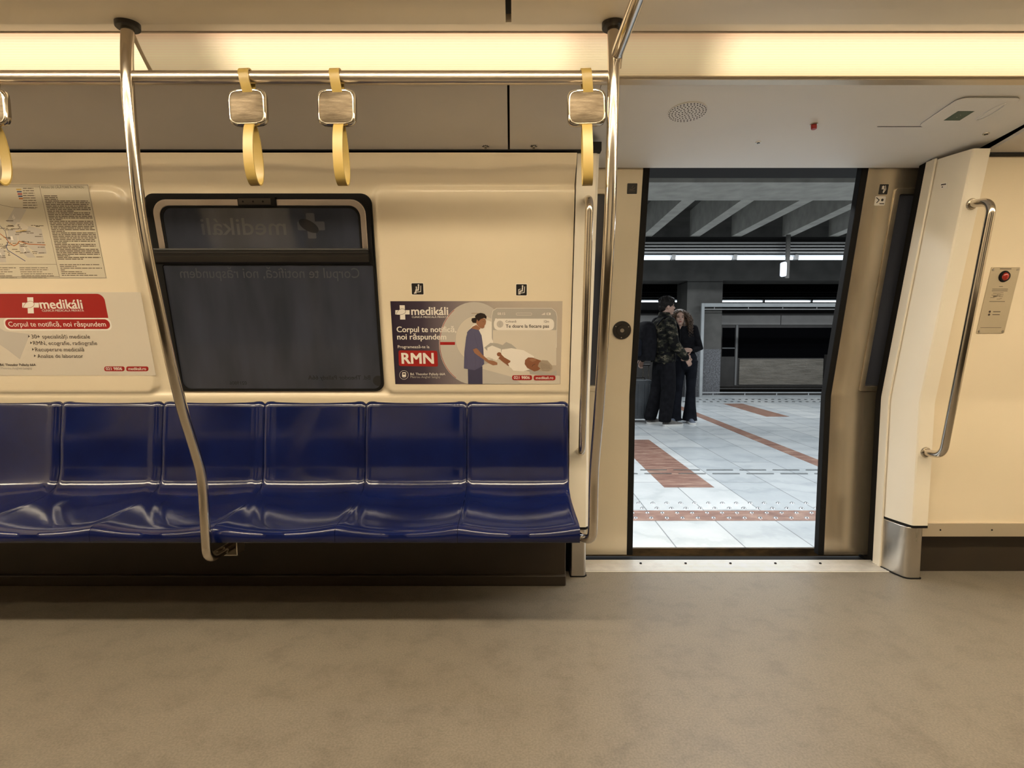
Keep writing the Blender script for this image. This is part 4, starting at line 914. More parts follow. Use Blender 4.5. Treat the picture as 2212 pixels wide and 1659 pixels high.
# ================================================================ SEATS
SP = 0.455; XE = 0.253
SPROF = [(2.512, 0.835), (2.505, 0.852), (2.492, 0.861), (2.478, 0.860), (2.468, 0.850), (2.464, 0.83), (2.455, 0.76), (2.447, 0.70), (2.442, 0.64), (2.436, 0.58), (2.430, 0.545), (2.420, 0.515), (2.404, 0.492), (2.38, 0.474), (2.345, 0.463), (2.29, 0.457), (2.22, 0.453), (2.15, 0.451), (2.09, 0.450), (2.045, 0.448), (2.022, 0.442), (2.010, 0.430), (2.007, 0.412), (2.009, 0.392), (2.013, 0.384)]
def seatshell(x0, x1, parent):
    mb = MB(); n_ = 30; rings = []; under = []
    for j in range(n_ + 1):
        u = -1 + 2 * j / n_; u = math.copysign(abs(u) ** 0.8, u); x = (x0 + x1) / 2 + u * (x1 - x0) / 2 * (0.997 if True else 1)
        ring = []; ri = []
        for i, (y, z) in enumerate(SPROF):
            a = SPROF[max(i - 1, 0)]; b = SPROF[min(i + 1, len(SPROF) - 1)]; ty, tz = b[0] - a[0], b[1] - a[1]; l = math.hypot(ty, tz); ny, nz = tz / l, -ty / l      # towards the sitter
            t_ = i / (len(SPROF) - 1)
            dish = 0.022 if i > 13 else 0.013
            d = -dish * (1 - u * u) ** 1.0
            d -= (0.011 if i < 13 else 0.003 if i < 20 else 0.0) * max(0, (abs(u) - 0.93) / 0.07) ** 2
            d += (0.003 if i < 13 else 0.0) * math.exp(-((abs(u) - 0.86) / 0.05) ** 2)
            fr = sstep(0.75, 0.95, t_); d *= (1 - 0.2 * fr)
            z += 0.007 * (1 - u * u) * max(0, 1 - i / 7)
            if i > 13: vy, vz = 0.0, 1.0; d *= max(0, min(1, (24 - i) / 4))
            else: vy, vz = ny, nz
            ring.append((x, y + vy * d, z + vz * d))
            ri.append((x, y + vy * d - ny * 0.008, z + vz * d - nz * 0.008))
        rings.append(ring + list(reversed(ri)))
    mb.loft(rings, True, True); return child(mb, 'seat_shell', M['seat'], parent, ang=50)
bench = thing('bench', 'row of joined glossy navy blue moulded seats under the window', 'bench', (-1.0, 2.25, 0.0))
for k in range(7): seatshell(XE - SP * (k + 1), XE - SP * k, bench)
mb = MB(); mb.box(-2.93, 0.235, 2.06, 2.48, 0.372, 0.388); mb.box(-2.93, 0.235, 2.40, 2.50, 0.30, 0.44); child(mb, 'support_rail', M['steel'], bench, bevel=0.003)
mb = MB(); mb.loft([[(x, y + .034, z - .036) for y, z in SPROF[9:-2]] for x in (-2.93, XE - 0.012)], False, False); child(mb, 'under_panel', M['underseat'], bench)

# ================================================================ POLES, RAIL, STRAPS
def polepath(X, Xb):
    k = 0.945
    pts = [(X, 1.680, 2.045), (X, 1.680, 1.55), (X, 1.688, 1.30), (X, 1.715, 1.10), (X, 1.80, 0.90), (X, 1.90, 0.74), (X, 1.955, 0.62), (X, 1.966, 0.50), (Xb[0], Xb[1], Xb[2])]
    return pts
def smoothpath(pts, n=8):
    # Catmull-Rom
    P_ = [Vector(p) for p in pts]; out = []
    for i in range(len(P_) - 1):
        p0 = P_[max(i - 1, 0)]; p1 = P_[i]; p2 = P_[i + 1]; p3 = P_[min(i + 2, len(P_) - 1)]
        for k in range(n):
            t = k / n; out.append(0.5 * ((2 * p1) + (p2 - p0) * t + (2 * p0 - 5 * p1 + 4 * p2 - p3) * t * t + (3 * p1 - p0 - 3 * p2 + p3) * t ** 3))
    out.append(P_[-1]); return out
def px_depth(pxs, k=0.945):   # (px, py, depth along the axis) -> world
    out = []
    for px, py, d in pxs:
        r_ = ray(px, py); f = Vector((0, math.cos(PITCH), -math.sin(PITCH))); out.append(Vector((0, 0, CH)) + r_ * (d * k / r_.dot(f)))
    return out
LP_ = [(275, 50, 1.70), (280, 180, 1.70), (293, 380, 1.737), (306, 480, 1.766), (325, 582, 1.809), (344, 669, 1.854), (363, 756, 1.901), (380, 830, 1.946), (397, 896, 1.992), (423, 980, 2.068), (436, 1036, 2.108), (442, 1120, 2.127)]
lp = px_depth(LP_); XP = sum(p.x for p in lp) / len(lp)
prof = [(p.y, p.z) for p in lp]
gp = thing('grab_pole', 'bent steel grab pole in front of the seats, left of the hanging straps', 'grab pole', (XP, 1.68, 0.33), 'steel grab poles')
pts = smoothpath([(XP, y, z) for y, z in prof], 6)
tail = fillet([pts[-1], (XP, prof[-1][0] + 0.004, 0.335), (XP + 0.01, 2.13, 0.330)], 0.05, 10)
mb = MB(); mb.tube(pts[:-1] + tail, 0.0172, 24); child(mb, 'tube', M['pole'], gp)
mb = MB(); mb.cyl((XP, lp[0].y, 2.034), (0, 0, 1), 0.033, 0.018, 30); child(mb, 'ceiling_collar', M['dark'], gp, bevel=0.003)
mb = MB(); mb.box(XP - 0.025, XP + 0.045, 2.10, 2.16, 0.300, 0.304); mb.box(XP + 0.041, XP + 0.045, 2.10, 2.16, 0.300, 0.372); mb.box(XP - 0.03, XP + 0.045, 2.10, 2.16, 0.368, 0.374); child(mb, 'bracket', M['steel'], gp, bevel=0.001)
# right pole
XQ = 0.293
gp2 = thing('grab_pole', 'bent steel grab pole beside the open door at the seat end', 'grab pole', (XQ, 1.68, 0.40), 'steel grab poles')
pts = smoothpath([(XQ, y, z) for y, z in prof], 6)
tail = fillet([pts[-1], (XQ, prof[-1][0] + 0.012, 0.405), (XE - 0.006, 2.045, 0.402)], 0.045, 10)
mb = MB(); mb.tube(pts[:-1] + tail, 0.0172, 24); child(mb, 'tube', M['pole'], gp2)
mb = MB(); mb.cyl((XQ, lp[0].y, 2.034), (0, 0, 1), 0.033, 0.018, 30); child(mb, 'ceiling_collar', M['dark'], gp2, bevel=0.003)
# rails
RZ = P(700, 166, 1.68).z
gr = thing('grab_rail', 'horizontal steel grab rail carrying the yellow straps', 'grab rail', (-1.0, 1.68, RZ))
mb = MB(); mb.tube([(-3.6, 1.68, RZ), (XP - 0.015, 1.68, RZ)], 0.0175, 24); child(mb, 'tube', M['rail'], gr)
mb = MB(); mb.tube([(XP + 0.0, 1.68, RZ - 0.001), (XQ - 0.01, 1.68, RZ - 0.001)], 0.0178, 24); child(mb, 'tube', M['rail'], gr)
mb = MB(); z_ = P(1335, 122, 1.68).z; mb.tube(fillet([(XQ + 0.008, 1.685, z_ - 0.03), (XQ + 0.008, 1.665, z_ + 0.0), (XQ + 0.012, 0.9, z_ + 0.004), (XQ + 0.012, 0.78, z_)], 0.02, 6), 0.0172, 24)
tag(own(mb, 'cross_rail', M['pole'], (XQ, 1.2, z_)), 'steel cross rail running overhead from the right grab pole towards the viewer', 'grab rail')

def make_strap(X, label, tw):
    t = thing('hanging_strap', label, 'strap', (X, 1.68, RZ), 'yellow hanging straps on the grab rail')
    w_ = 0.0145
    def band(path, th=0.0022, name='band', twist=0.0):
        mb = MB(); rings = []
        n_ = len(path)
        for i, (y, z) in enumerate(path):
            a = path[max(i - 1, 0)]; b = path[min(i + 1, n_ - 1)]; ty, tz = b[0] - a[0], b[1] - a[1]; l = math.hypot(ty, tz) or 1; ny, nz = tz / l * th, -ty / l * th
            dx = twist * (z)
            rings.append([(-w_ + dx, y - ny, z - nz), (w_ + dx, y - ny, z - nz), (w_ + dx, y + ny, z + nz), (-w_ + dx, y + ny, z + nz)])
        mb.loft(rings, True, True)
        o = mb.build(name, M['strap'], t, ang=40); return o
    R_ = 0.0205
    top = [(-0.004, -0.055), (-0.012, -0.04), (-0.019, -0.015)] + [(R_ * math.cos(a), R_ * math.sin(a)) for a in [PI - PI * k / 12 for k in range(13)]] + [(0.018, -0.018), (0.010, -0.04), (0.004, -0.055)]
    band(top, name='upper_band', twist=-0.10)
    L0, L1 = -0.135, -0.307
    loop = []
    for k in range(33):
        a = k / 32; ph = 2 * PI * a
        z = L0 + (L1 - L0) * (1 - math.cos(ph)) / 2; w2 = 0.040 * (math.sin(ph / 2) ** 1.3) * math.sin(ph) if True else 0
        w2 = 0.036 * math.sin(ph) * (0.55 + 0.45 * (1 - math.cos(ph)) / 2)
        loop.append((-w2 * 1.0 - 0.002 * math.cos(ph / 2), z))
    band(loop, name='loop', twist=tw)
    # metal plate
    zc = -0.088; hw, hh = 0.056, 0.051
    def pil(w0, h0, bulge):
        out = []
        for k in range(40):
            a = 2 * PI * k / 40; c, s = math.cos(a), math.sin(a); e = 5.5
            r_ = (abs(c) ** e + abs(s) ** e) ** (-1 / e); out.append((w0 * c * r_, h0 * s * r_))
        return out
    o1 = pil(hw, hh, 0); o2 = pil(hw - 0.007, hh - 0.006, 0)
    mb = MB()
    for yy, sg in ((-0.011, 1), (0.011, -1)):
        pass
    outer = [(x, y) for x, y in o1]; inner = [(x, y) for x, y in o2]
    rings = [[(x, -0.006, zc + y) for x, y in inner], [(x, -0.0115, zc + y) for x, y in inner], [(x * 1.05, -0.0115, zc + y * 1.05) for x, y in inner], [(x, -0.006, zc + y) for x, y in outer], [(x, 0.006, zc + y) for x, y in outer], [(x * 1.05, 0.0115, zc + y * 1.05) for x, y in inner], [(x, 0.0115, zc + y) for x, y in inner], [(x, 0.006, zc + y) for x, y in inner]]
    mb.loft(rings, True, False); mb.build('plate_rim', M['chrome'], t, ang=50)
    mb = MB(); rings = []
    for f, yy in ((1.0, -0.0095), (0.9, -0.0105), (0.5, -0.012), (0.02, -0.0125)): rings.append([(x * f, yy, zc + y * f) for x, y in inner])
    r2 = [[(x, -yy, z) for x, yy, z in r] for r in rings]
    mb.loft(rings, True, True); mb.loft(r2, True, True); mb.build('plate', M['plate'], t, ang=50)
    return t
for (px, lab, tw) in ((-26, 'yellow hanging strap cut off by the left picture edge', -0.03), (533, 'yellow hanging strap left of centre, next to the left grab pole', -0.03), (727, 'yellow hanging strap in the middle, over the right edge of the window', -0.04), (1266, 'yellow hanging strap beside the right grab pole', 0.0)):
    X = (px - 1106) / FPX * 1.615
    s = make_strap(X, lab, tw); s.rotation_euler = (0, math.radians(random.uniform(-1.5, 1.0)), math.radians(-2))

# ================================================================ PLATFORM AND STATION
PZ = -0.03; PE = 3.055; PF = 11.4
mb = MB(); mb.box(-8, 16, PE, PF, -0.25, PZ, 0)
struct(mb.build('floor_platform', M['marble'], smooth=False))
mb = MB(); mb.box(-8, 16, PE - 0.012, PE, -0.7, PZ - 0.002); mb.box(-8, 16, PF, PF + 0.02, -1.3, PZ - .01); struct(mb.build('trim_11', M['edge'], smooth=False))
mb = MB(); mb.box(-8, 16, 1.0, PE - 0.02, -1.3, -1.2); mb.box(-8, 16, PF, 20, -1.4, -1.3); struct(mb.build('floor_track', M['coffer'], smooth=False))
def FP(px, py): return floorpt(px, py, PZ)
mb = MB(); e = 0.0015
ya = FP(1500, 1125).y; yb = FP(1500, 1103).y; mb.box(-4, 8, ya, yb, PZ, PZ + e)
def patch(px0, px1, pyn, pyf):
    a = FP(px0, pyn); b = FP(px1, pyn); f = FP(px0, pyf); mb.box(a.x, b.x, a.y, f.y, PZ, PZ + e)
patch(1435, 1543, 1053, 950)
a = FP(1775, 1011).x; b = FP(1775, 996).x; mb.box(a, a + (FP(1775, 996).x - a) * 1.0 if False else a + 0.16, ya + 0.9, 10.4, PZ, PZ + e)
patch(1655, 1705, 900, 872)
struct(mb.build('trim_12', M['granite'], smooth=False))
# tactile studs
def stud0():
    mb = MB(); mb.cyl((0, 0, 0), (0, 0, 1), 0.017, 0.007, 18, 0, 0.010); return mb.build('tactile_stud', M['studmetal'], ang=30)
first = stud0(); used = False
def stud(x, y, lab, grp, sc=1.0):
    global used
    o = first if not used else first.copy()
    if used: C.objects.link(o)
    used = True; o.location = (x, y, PZ + 0.0005); o.scale = (sc, sc, 1); tag(o, lab, 'stud', grp)
for i, (py, pxs, sp) in enumerate(((1087, 1380, 30.1), (1098, 1388, 31.2), (1108, 1366, 32.2), (1119, 1373, 33.6))):
    k = 0
    lab, grp = (('small metal stud on the white paving just inside the brown band', 'tactile studs on the white paving') if i < 2 else ('small metal stud on the brown paving band near the door', 'tactile studs on the brown band'))
    while pxs + sp * k < 1800:
        q = FP(pxs + sp * k, py); stud(q.x, q.y, lab, grp, 1.0); k += 1
for i, py in enumerate((863, 868)):
    for k in range(30):
        q = FP(1470, py); stud(q.x + k * 0.13 + i * 0.065, q.y, 'tiny stud in the row along the far platform edge', 'tactile studs along the far edge', 1.8)
mb = MB(); mb.prism(rrect(0, 0.213, -0.010, 0.010, 0.009, 4), 0, 0.006); b0 = mb.build('guide_bar', M['studmetal'], ang=30); usedb = False
for (py, px) in ((1016, 1383), (1024, 1392)):
    for k in range(-1, 6):
        q = FP(px + (71.5 if py == 1016 else 73.5) * k, py)
        o = b0 if not usedb else b0.copy()
        if usedb: C.objects.link(o)
        usedb = True; o.location = (q.x, q.y, PZ + 0.0005); o.scale = ((71.5 - 6) / 71.5 * 1.28 if False else 1.12, 1, 1)
        tag(o, 'long thin metal guide bar set across the marble in two rows', 'strip', 'guide bars across the platform')
# station ceiling
BZ = 3.0
yb0 = floorpt(1600, 394, BZ).y; yb1 = floorpt(1600, 433, BZ).y
mb = MB(); mb.box(-8, 18, yb0, yb1, BZ, BZ + 0.9); struct(mb.build('ceiling_beam_station', M['beam'], smooth=False))
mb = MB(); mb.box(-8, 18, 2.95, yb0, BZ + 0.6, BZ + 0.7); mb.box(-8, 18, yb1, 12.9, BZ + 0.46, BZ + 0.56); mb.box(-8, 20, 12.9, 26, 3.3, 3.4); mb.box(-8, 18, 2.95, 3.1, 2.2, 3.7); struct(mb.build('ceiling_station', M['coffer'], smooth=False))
t = None
rib0 = None
for k, (pn, pf) in enumerate(((1475 - 141, 1335), (1487, 1397), (1615, 1500), (1742, 1590), (1866, 1700), (1990, 1800))):
    a = floorpt(pn, 433, BZ); b = floorpt(pf, 511, BZ); w_ = 0.088
    mb = MB(); d = (b - a)
    def col(p, x): return (p.x + x, p.y)
    mb.prism([(a.x - w_, a.y), (a.x + w_, a.y), (b.x + w_, b.y), (b.x - w_, b.y)], BZ, BZ + 0.47)
    struct(mb.build('ceiling_rib', M['beam'], smooth=False))
# louver and lamps
YL = 10.2
def louver(Y, za, zb, x0, x1, n_, label):
    t = thing('ceiling_louver', label, 'louver', ((x0 + x1) / 2, Y, za)); mb = MB(); h = (zb - za) / n_
    for k in range(n_): mb.box(x0, x1, Y - 0.05, Y + 0.05, za + k * h + h * 0.35, za + (k + 1) * h - h * 0.15)
    child(mb, 'blades', M['louver'], t, smooth=False); mb = MB(); mb.box(x0, x1, Y + 0.05, Y + 0.07, za, zb + 0.1); child(mb, 'back_board', M['louverback'], t, smooth=False)
louver(YL, P(1600, 550, YL).z, P(1600, 523, YL).z, -3, 9.5, 4, 'ribbed dark louver band above the near row of platform lights')
louver(20.9, P(1600, 645, 20.9).z, P(1600, 630, 20.9).z, 0, 16, 3, 'ribbed dark louver band above the far row of lights beyond the track')
zl = P(1600, 562, YL).z; zl1 = P(1600, 551, YL).z
def lamp(x0, x1, Y, z0, z1, m_, label, grp):
    t = thing('platform_light', label, 'light', ((x0 + x1) / 2, Y, z0), grp)
    mb = MB(); mb.box(x0, x1, Y - 0.02, Y + 0.1, z0 + (z1 - z0) * 0.55, z1); child(mb, 'housing', M['whitehouse'], t, smooth=False)
    mb = MB(); mb.tube([(x0 + .03, Y - .03, z0 + (z1 - z0) * .3), (x1 - .03, Y - .03, z0 + (z1 - z0) * .3)], (z1 - z0) * 0.28, 10); child(mb, 'tube', m_, t)
    mb = MB(); mb.box(x0 + 0.001, x0 + 0.06, Y - 0.07, Y + 0.02, z0, z1); child(mb, 'end_cap', M['louver'], t, smooth=False)
dx = P(1582, 556, YL).x - P(1450, 556, YL).x; xb = P(1450, 556, YL).x
for k in range(-3, 5):
    lamp(xb + dx * k, xb + dx * (k + 1), YL, zl, zl1, M['led'], ['platform light tube in the near row, %s' % s for s in ('far left end', 'left', 'just left of the left joint', 'first seen at the left of the door', 'second full tube from the left', 'third full tube, left of the hanging sign', 'right of the hanging sign', 'far right end')][k + 3], 'platform light tubes in the near row')
z0 = P(1600, 653, 20.9).z; z1 = P(1600, 647.5, 20.9).z; dx2 = 1.37 * 1.3
for k in range(0, 7): lamp(4 + dx2 * k, 4 + dx2 * (k + 1), 20.9, z0, z1, M['ledfar'], 'light tube in the far row beyond the opposite track', 'light tubes in the far row')
# lintel and columns
YC0, YC1 = 11.62, 12.35
zl0 = P(1600, 606, YC0).z
xc0 = P(1483, 700, YC0).x; xc1 = P(1559, 700, YC0).x
mb = MB(); mb.box(-6, 17, YC0, YC1, zl0, BZ + 0.46); struct(mb.build('ceiling_lintel_station', M['concrete'], smooth=False))
mb = MB(); mb.box(xc0, xc1, YC0 + 0.002, YC1 - 0.01, 0.95, zl0 + 0.001, 0); mb.box(xc0, xc1, YC0 + 0.002, YC1 - 0.01, -1.3, 0.95, 1)
mb.box(xc0 - .002, xc1 + .002, YC0 - .002, YC1, zl0 - 0.03, zl0 - 0.02, 2)
tag(mb.build('concrete_column', [M['concrete'], M['speckle'], M['black']], smooth=False), 'square grey concrete column beyond the platform behind the woman', 'column')
# far wall
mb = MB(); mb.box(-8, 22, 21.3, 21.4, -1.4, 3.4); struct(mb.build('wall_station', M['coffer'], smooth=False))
# frame in front of the column
YF = 11.47
pa = P(1518, 857, YF); x0 = P(1517, 700, YF).x; x1 = 9.2; z1 = P(1517, 655, YF).z; z0 = PZ
t = thing('barrier_frame', 'pale grey metal frame standing at the far platform edge before the column', 'frame', (x0, YF, z0))
mb = MB(); mb.box(x0 - 0.03, x0 + 0.03, YF - 0.03, YF + 0.03, -1.25, z1); child(mb, 'post', M['greymetal'], t, bevel=0.004)
mb = MB(); mb.box(x0 + 0.031, x1, YF - 0.029, YF + 0.029, z1 - 0.075, z1 - 0.001); child(mb, 'top_rail', M['greymetal'], t, bevel=0.004)
zz = P(1600, 848, YF).z; mb = MB(); mb.box(x0 + .031, x1, YF - 0.015, YF + 0.015, zz - 0.01, zz + 0.012); mb.box(x0 + .031, x1, YF - 0.028, YF + 0.02, PZ - .02, PZ + 0.03)
for k in range(7): xx = P(1540, 850, YF).x + k * 0.66; mb.box(xx - .008, xx + .008, YF - .01, YF + .01, PZ, zz)
child(mb, 'lower_rail', M['greymetal'], t, smooth=False)
zz = P(1600, 668, YF).z; mb = MB(); mb.box(x0, x1, YF - 0.01, YF + 0.01, zz - 0.008, zz + 0.008)
for k in range(6): xx = P(1543, 664, YF).x + k * 0.7; mb.box(xx - .006, xx + .006, YF - .008, YF + .008, zz, z1 - .07)
child(mb, 'upper_rail', M['louver'], t, smooth=False)
# opposite train
YT = 13.2; t = thing('metro_train', 'dark train with corrugated steel side waiting at the opposite track', 'train', (6, YT, -1.2))
def TP(px, py): return P(px, py, YT)
zt = TP(1600, 681).z; zg = TP(1600, 702).z; zb = TP(1600, 832).z; z8 = TP(1600, 845).z
mb = MB(); prof = [(YT + 0.03, -1.1), (YT, -0.9), (YT, zt - 0.02), (YT + 0.02, zt + 0.04), (YT + 0.35, zt + 0.14), (YT + 1.2, zt + 0.18), (YT + 2.4, zt + 0.14), (YT + 2.8, zt), (YT + 2.8, -1.1)]
mb.loft([[(x, y, z) for y, z in prof] for x in (-4, 14)], True, True); child(mb, 'body', M['trainbody'], t, ang=30)
mb = MB(); mb.box(-4, 14, YT - 0.02, YT + 0.01, zg, zt); mb.box(TP(1686, 690).x - .01, TP(1686, 690).x + .01, YT - 0.025, YT, zg, zt, 1); child(mb, 'roof_band', [M['trainband'], M['dark']], t, bevel=0.01)
a = TP(1559, 770); b = TP(1588, 708); mb = MB(); mb.box(a.x, b.x, YT - 0.012, YT + 0.01, a.z, b.z); wpart = child(mb, 'side_window', M['trainglass'], t, smooth=False)
mb = MB(); zr = TP(1570, 752).z; mb.box(a.x, b.x, YT - 0.02, YT - 0.012, zr - .012, zr + .012); child(mb, 'window_bar', M['greymetal'], t, smooth=False)
mb = MB(); xx = TP(1590, 740).x; mb.box(xx - 0.015, xx + 0.03, YT - 0.02, YT, TP(1590, 832).z, zg); child(mb, 'door_post', M['louver'], t, smooth=False)
a = TP(1594, 773); b = TP(1900, 708); mb = MB(); mb.box(a.x, b.x + 2, YT - 0.012, YT + 0.01, a.z, b.z); child(mb, 'windscreen', M['trainglass'], t, smooth=False)
a = TP(1595, 831); b = TP(1778, 775); mb = MB(); n_ = 20; h = (b.z - a.z) / n_; prof = []
for k in range(n_): prof += [(YT - 0.006, a.z + k * h), (YT - 0.03, a.z + k * h + h * .25), (YT - 0.03, a.z + k * h + h * .6), (YT - 0.006, a.z + k * h + h * .85)]
mb.loft([[(x, y, z) for y, z in prof] for x in (a.x, b.x)], False, False); child(mb, 'corrugated_panel', M['corr'], t, smooth=False)
mb = MB(); mb.box(TP(1778, 800).x, 14, YT - 0.03, YT + 0.01, zb, b.z + .1); child(mb, 'door', M['dark'], t, smooth=False)
mb = MB(); mb.tube([(-4, YT - 0.04, TP(1600, 840).z), (14, YT - 0.04, TP(1600, 840).z)], 0.06, 12); child(mb, 'sill_tube', M['dark'], t)
# second frame-like opening left: pipes
# hanging sign
YS = 10.02; a = P(1703, 512, YS); b = P(1704, 600, YS); c_ = P(1697, 570, YS)
t = thing('hanging_sign', 'narrow lit sign box seen edge-on, hanging from a dark rod above the platform', 'sign', (a.x, YS, b.z))
mb = MB(); mb.box(a.x - .035, a.x + .035, YS - .02, YS + .02, b.z - 0.01, BZ + 0.002); child(mb, 'rod', M['concrete'], t, bevel=0.006)
mb = MB(); mb.prism(rrect(a.x - .105, a.x - .03, b.z + .02, c_.z + .03, .03, 5), -0.05, 0.05, 0, Matrix(((1, 0, 0, 0), (0, 0, 1, YS), (0, 1, 0, 0), (0, 0, 0, 1)))); child(mb, 'lit_face', M['backlight'], t, bevel=0.006)

# ================================================================ PEOPLE
def limb(mb, pts, rad, seg=14, cap=True):
    pts = [Vector(p) for p in pts]; mb.tube(pts, 0, seg, rad=rad, up=FACING if isinstance(rad[0], tuple) else None)
    if cap:
        for p, r in ((pts[0], rad[0]), (pts[-1], rad[-1])):
            rr = r if isinstance(r, tuple) else (r, r); q = sum(rr) / 2 * 0.98; mb.ell(p, (q, q, q), nu=14, nv=8)
def remesh(o, vox, sm=3):
    r = o.modifiers.new('remesh', 'REMESH'); r.mode = 'VOXEL'; r.voxel_size = vox; r.use_smooth_shade = True
    s = o.modifiers.new('smooth', 'SMOOTH'); s.factor = 0.5; s.iterations = sm
def hand(mb, w, d, side, curl=0.5, s=1.0):
    """hand hanging from wrist w, pointing along d, palm facing `side`"""
    w = Vector(w); d = Vector(d).normalized(); side = Vector(side).normalized(); b = d.cross(side).normalized()
    palm = w + d * 0.045 * s; 
    for k in (-1, -0.33, 0.33, 1): limb(mb, [w + b * 0.012 * k, w + d * 0.085 * s + b * 0.026 * k * s], [0.014 * s, 0.0125 * s], 8)
    for k, L_ in zip((-1, -0.33, 0.33, 1), (0.058, 0.072, 0.078, 0.068)):
        p0 = w + d * 0.088 * s + b * 0.027 * k * s; p1 = p0 + (d + side * curl * .5).normalized() * L_ * 0.42 * s; p2 = p1 + (d * .8 + side * curl * 1.3).normalized() * L_ * 0.33 * s; p3 = p2 + (d * .4 + side * curl * 2).normalized() * L_ * 0.25 * s
        limb(mb, [p0, p1, p2, p3], [0.0095 * s, 0.009 * s, 0.0083 * s, 0.007 * s], 8)
    p0 = w + d * 0.02 * s + b * 0.024 * s; p1 = p0 + (b + d * .5 + side * .3).normalized() * 0.038 * s; p2 = p1 + (d + b * .3 + side * .5).normalized() * 0.03 * s; p3 = p2 + (d + side * .6).normalized() * 0.02 * s
    limb(mb, [p0, p1, p2, p3], [0.013 * s, 0.011 * s, 0.0095 * s, 0.008 * s], 8)
def head(mb, c, H=1.0, fwd=Vector((1, 0, 0))):
    """head centred at c, local +x = face"""
    f = Vector(fwd).normalized(); l = Vector((0, 0, 1)).cross(f); yaw = math.atan2(f.y, f.x); c = Vector(c)
    def q(x, y, z): return c + f * x * H + l * y * H + Vector((0, 0, z * H))
    R = (0, 0, yaw)
    mb.ell(q(-0.012, 0, 0.025), (0.096 * H, 0.076 * H, 0.092 * H), R); mb.ell(q(0.018, 0, -0.035), (0.070 * H, 0.060 * H, 0.078 * H), R)
    mb.ell(q(0.055, 0, -0.090), (0.028 * H, 0.028 * H, 0.022 * H), R)      # chin
    mb.ell(q(0.088, 0, -0.018), (0.020 * H, 0.012 * H, 0.016 * H), R); limb(mb, [q(0.080, 0, 0.018), q(0.092, 0, -0.012)], [0.008 * H, 0.011 * H], 8)   # nose
    mb.ell(q(0.072, 0, 0.030), (0.018 * H, 0.045 * H, 0.010 * H), R)      # brow
    mb.ell(q(0.076, 0, -0.052), (0.014 * H, 0.024 * H, 0.010 * H), R)     # lips
    for s in (-1, 1):
        mb.ell(q(0.060, s * 0.036, -0.022), (0.022 * H, 0.020 * H, 0.020 * H), R); mb.ell(q(-0.005, s * 0.077, -0.008), (0.018 * H, 0.007 * H, 0.030 * H), R)
    limb(mb, [q(-0.02, 0, -0.05), q(-0.035, 0, -0.16)], [0.054 * H, 0.058 * H], 16)
    return q
def face(q, parent, H, R):
    for s in (-1, 1):
        mb = MB(); mb.ell(q(0.079, s * 0.031, 0.010), (0.007 * H, 0.013 * H, 0.006 * H), R, nu=14, nv=8); child(mb, 'eye', M['eye'], parent)
        mb = MB(); limb(mb, [q(0.084, s * 0.016, 0.028), q(0.083, s * 0.034, 0.033), q(0.072, s * 0.050, 0.026)], [0.003, 0.0035, 0.002], 6); child(mb, 'eyebrow', M['hairblack'], parent)
    mb = MB(); mb.ell(q(0.087, 0, -0.050), (0.005 * H, 0.022 * H, 0.0045 * H), R); mb.ell(q(0.086, 0, -0.058), (0.006 * H, 0.018 * H, 0.005 * H), R); child(mb, 'lips', M['lip'], parent)
class Pose:
    def __init__(s, o, yaw): s.o = Vector(o); s.f = Vector((math.cos(yaw), math.sin(yaw), 0)); s.l = Vector((-math.sin(yaw), math.cos(yaw), 0)); s.yaw = yaw
    def __call__(s, x, y, z): return s.o + s.f * x + s.l * y + Vector((0, 0, z))
def shoe(mb, mb2, pz, x, y, dirv, L_=0.28, H_=0.10, w_=0.048):
    # pz pose; heel at local (x,y), pointing along dirv (local yaw)
    c, s = math.cos(dirv), math.sin(dirv)
    def q(a, b, z): return pz(x + a * c - b * s, y + a * s + b * c, z)
    rings = []; rs = []
    for a, hw, h in ((-0.06, 0.028, 0.075), (-0.05, 0.036, 0.095), (-0.01, 0.040, 0.105), (0.04, 0.040, 0.095), (0.09, 0.044, 0.070), (0.14, w_, 0.055), (0.19, 0.044, 0.048), (0.215, 0.030, 0.038), (0.222, 0.015, 0.028)):
        rings.append([q(a, hw * math.cos(t) * (1.0 if math.sin(t) < 0.3 else 0.85), 0.022 + (h - 0.022) * max(0, math.sin(t)) ** .8) for t in [PI * k / 10 for k in range(11)]])
        rs.append([q(a * 1.03, -hw * 1.08, 0.0), q(a * 1.03, hw * 1.08, 0.0), q(a * 1.03, hw * 1.1, 0.026), q(a * 1.03, -hw * 1.1, 0.026)])
    mb.loft(rings, True, True); mb2.loft(rs, True, True)

# ---- man
FACING = Vector((1, 0.1, 0))
g = FP(1433, 914); mp_ = Pose((P(1434, 780, 7.62).x, 7.62, PZ), math.radians(12))
man = thing('person', 'person seen from the side in a camouflage jacket and black trousers with a backpack', 'person', mp_.o)
Hm_ = 1.735
mb = MB(); hc = mp_(0.035, 0, 1.62); fw = mp_.f
q = head(mb, hc, 1.0, Vector((math.cos(math.radians(-2)), math.sin(math.radians(-2)), 0)))
limb(mb, [mp_(0.0, 0, 1.44), mp_(-0.03, 0, 1.35), mp_(-0.01, 0, 1.15), mp_(0, 0, 0.95)], [(0.07, 0.12), (0.12, 0.17), (0.11, 0.15), (0.115, 0.16)], 20, False)
SHr, SHl = mp_(-0.02, -0.19, 1.40), mp_(-0.02, 0.19, 1.40)
ELr, WRr = mp_(0.0, -0.27, 1.12), mp_(0.20, -0.23, 0.93)
ELl, WRl = mp_(-0.10, 0.25, 1.13), mp_(-0.22, 0.20, 0.90)
for a, b, c_ in ((SHr, ELr, WRr), (SHl, ELl, WRl)): limb(mb, [a, b, c_], [0.052, 0.042, 0.028], 12)
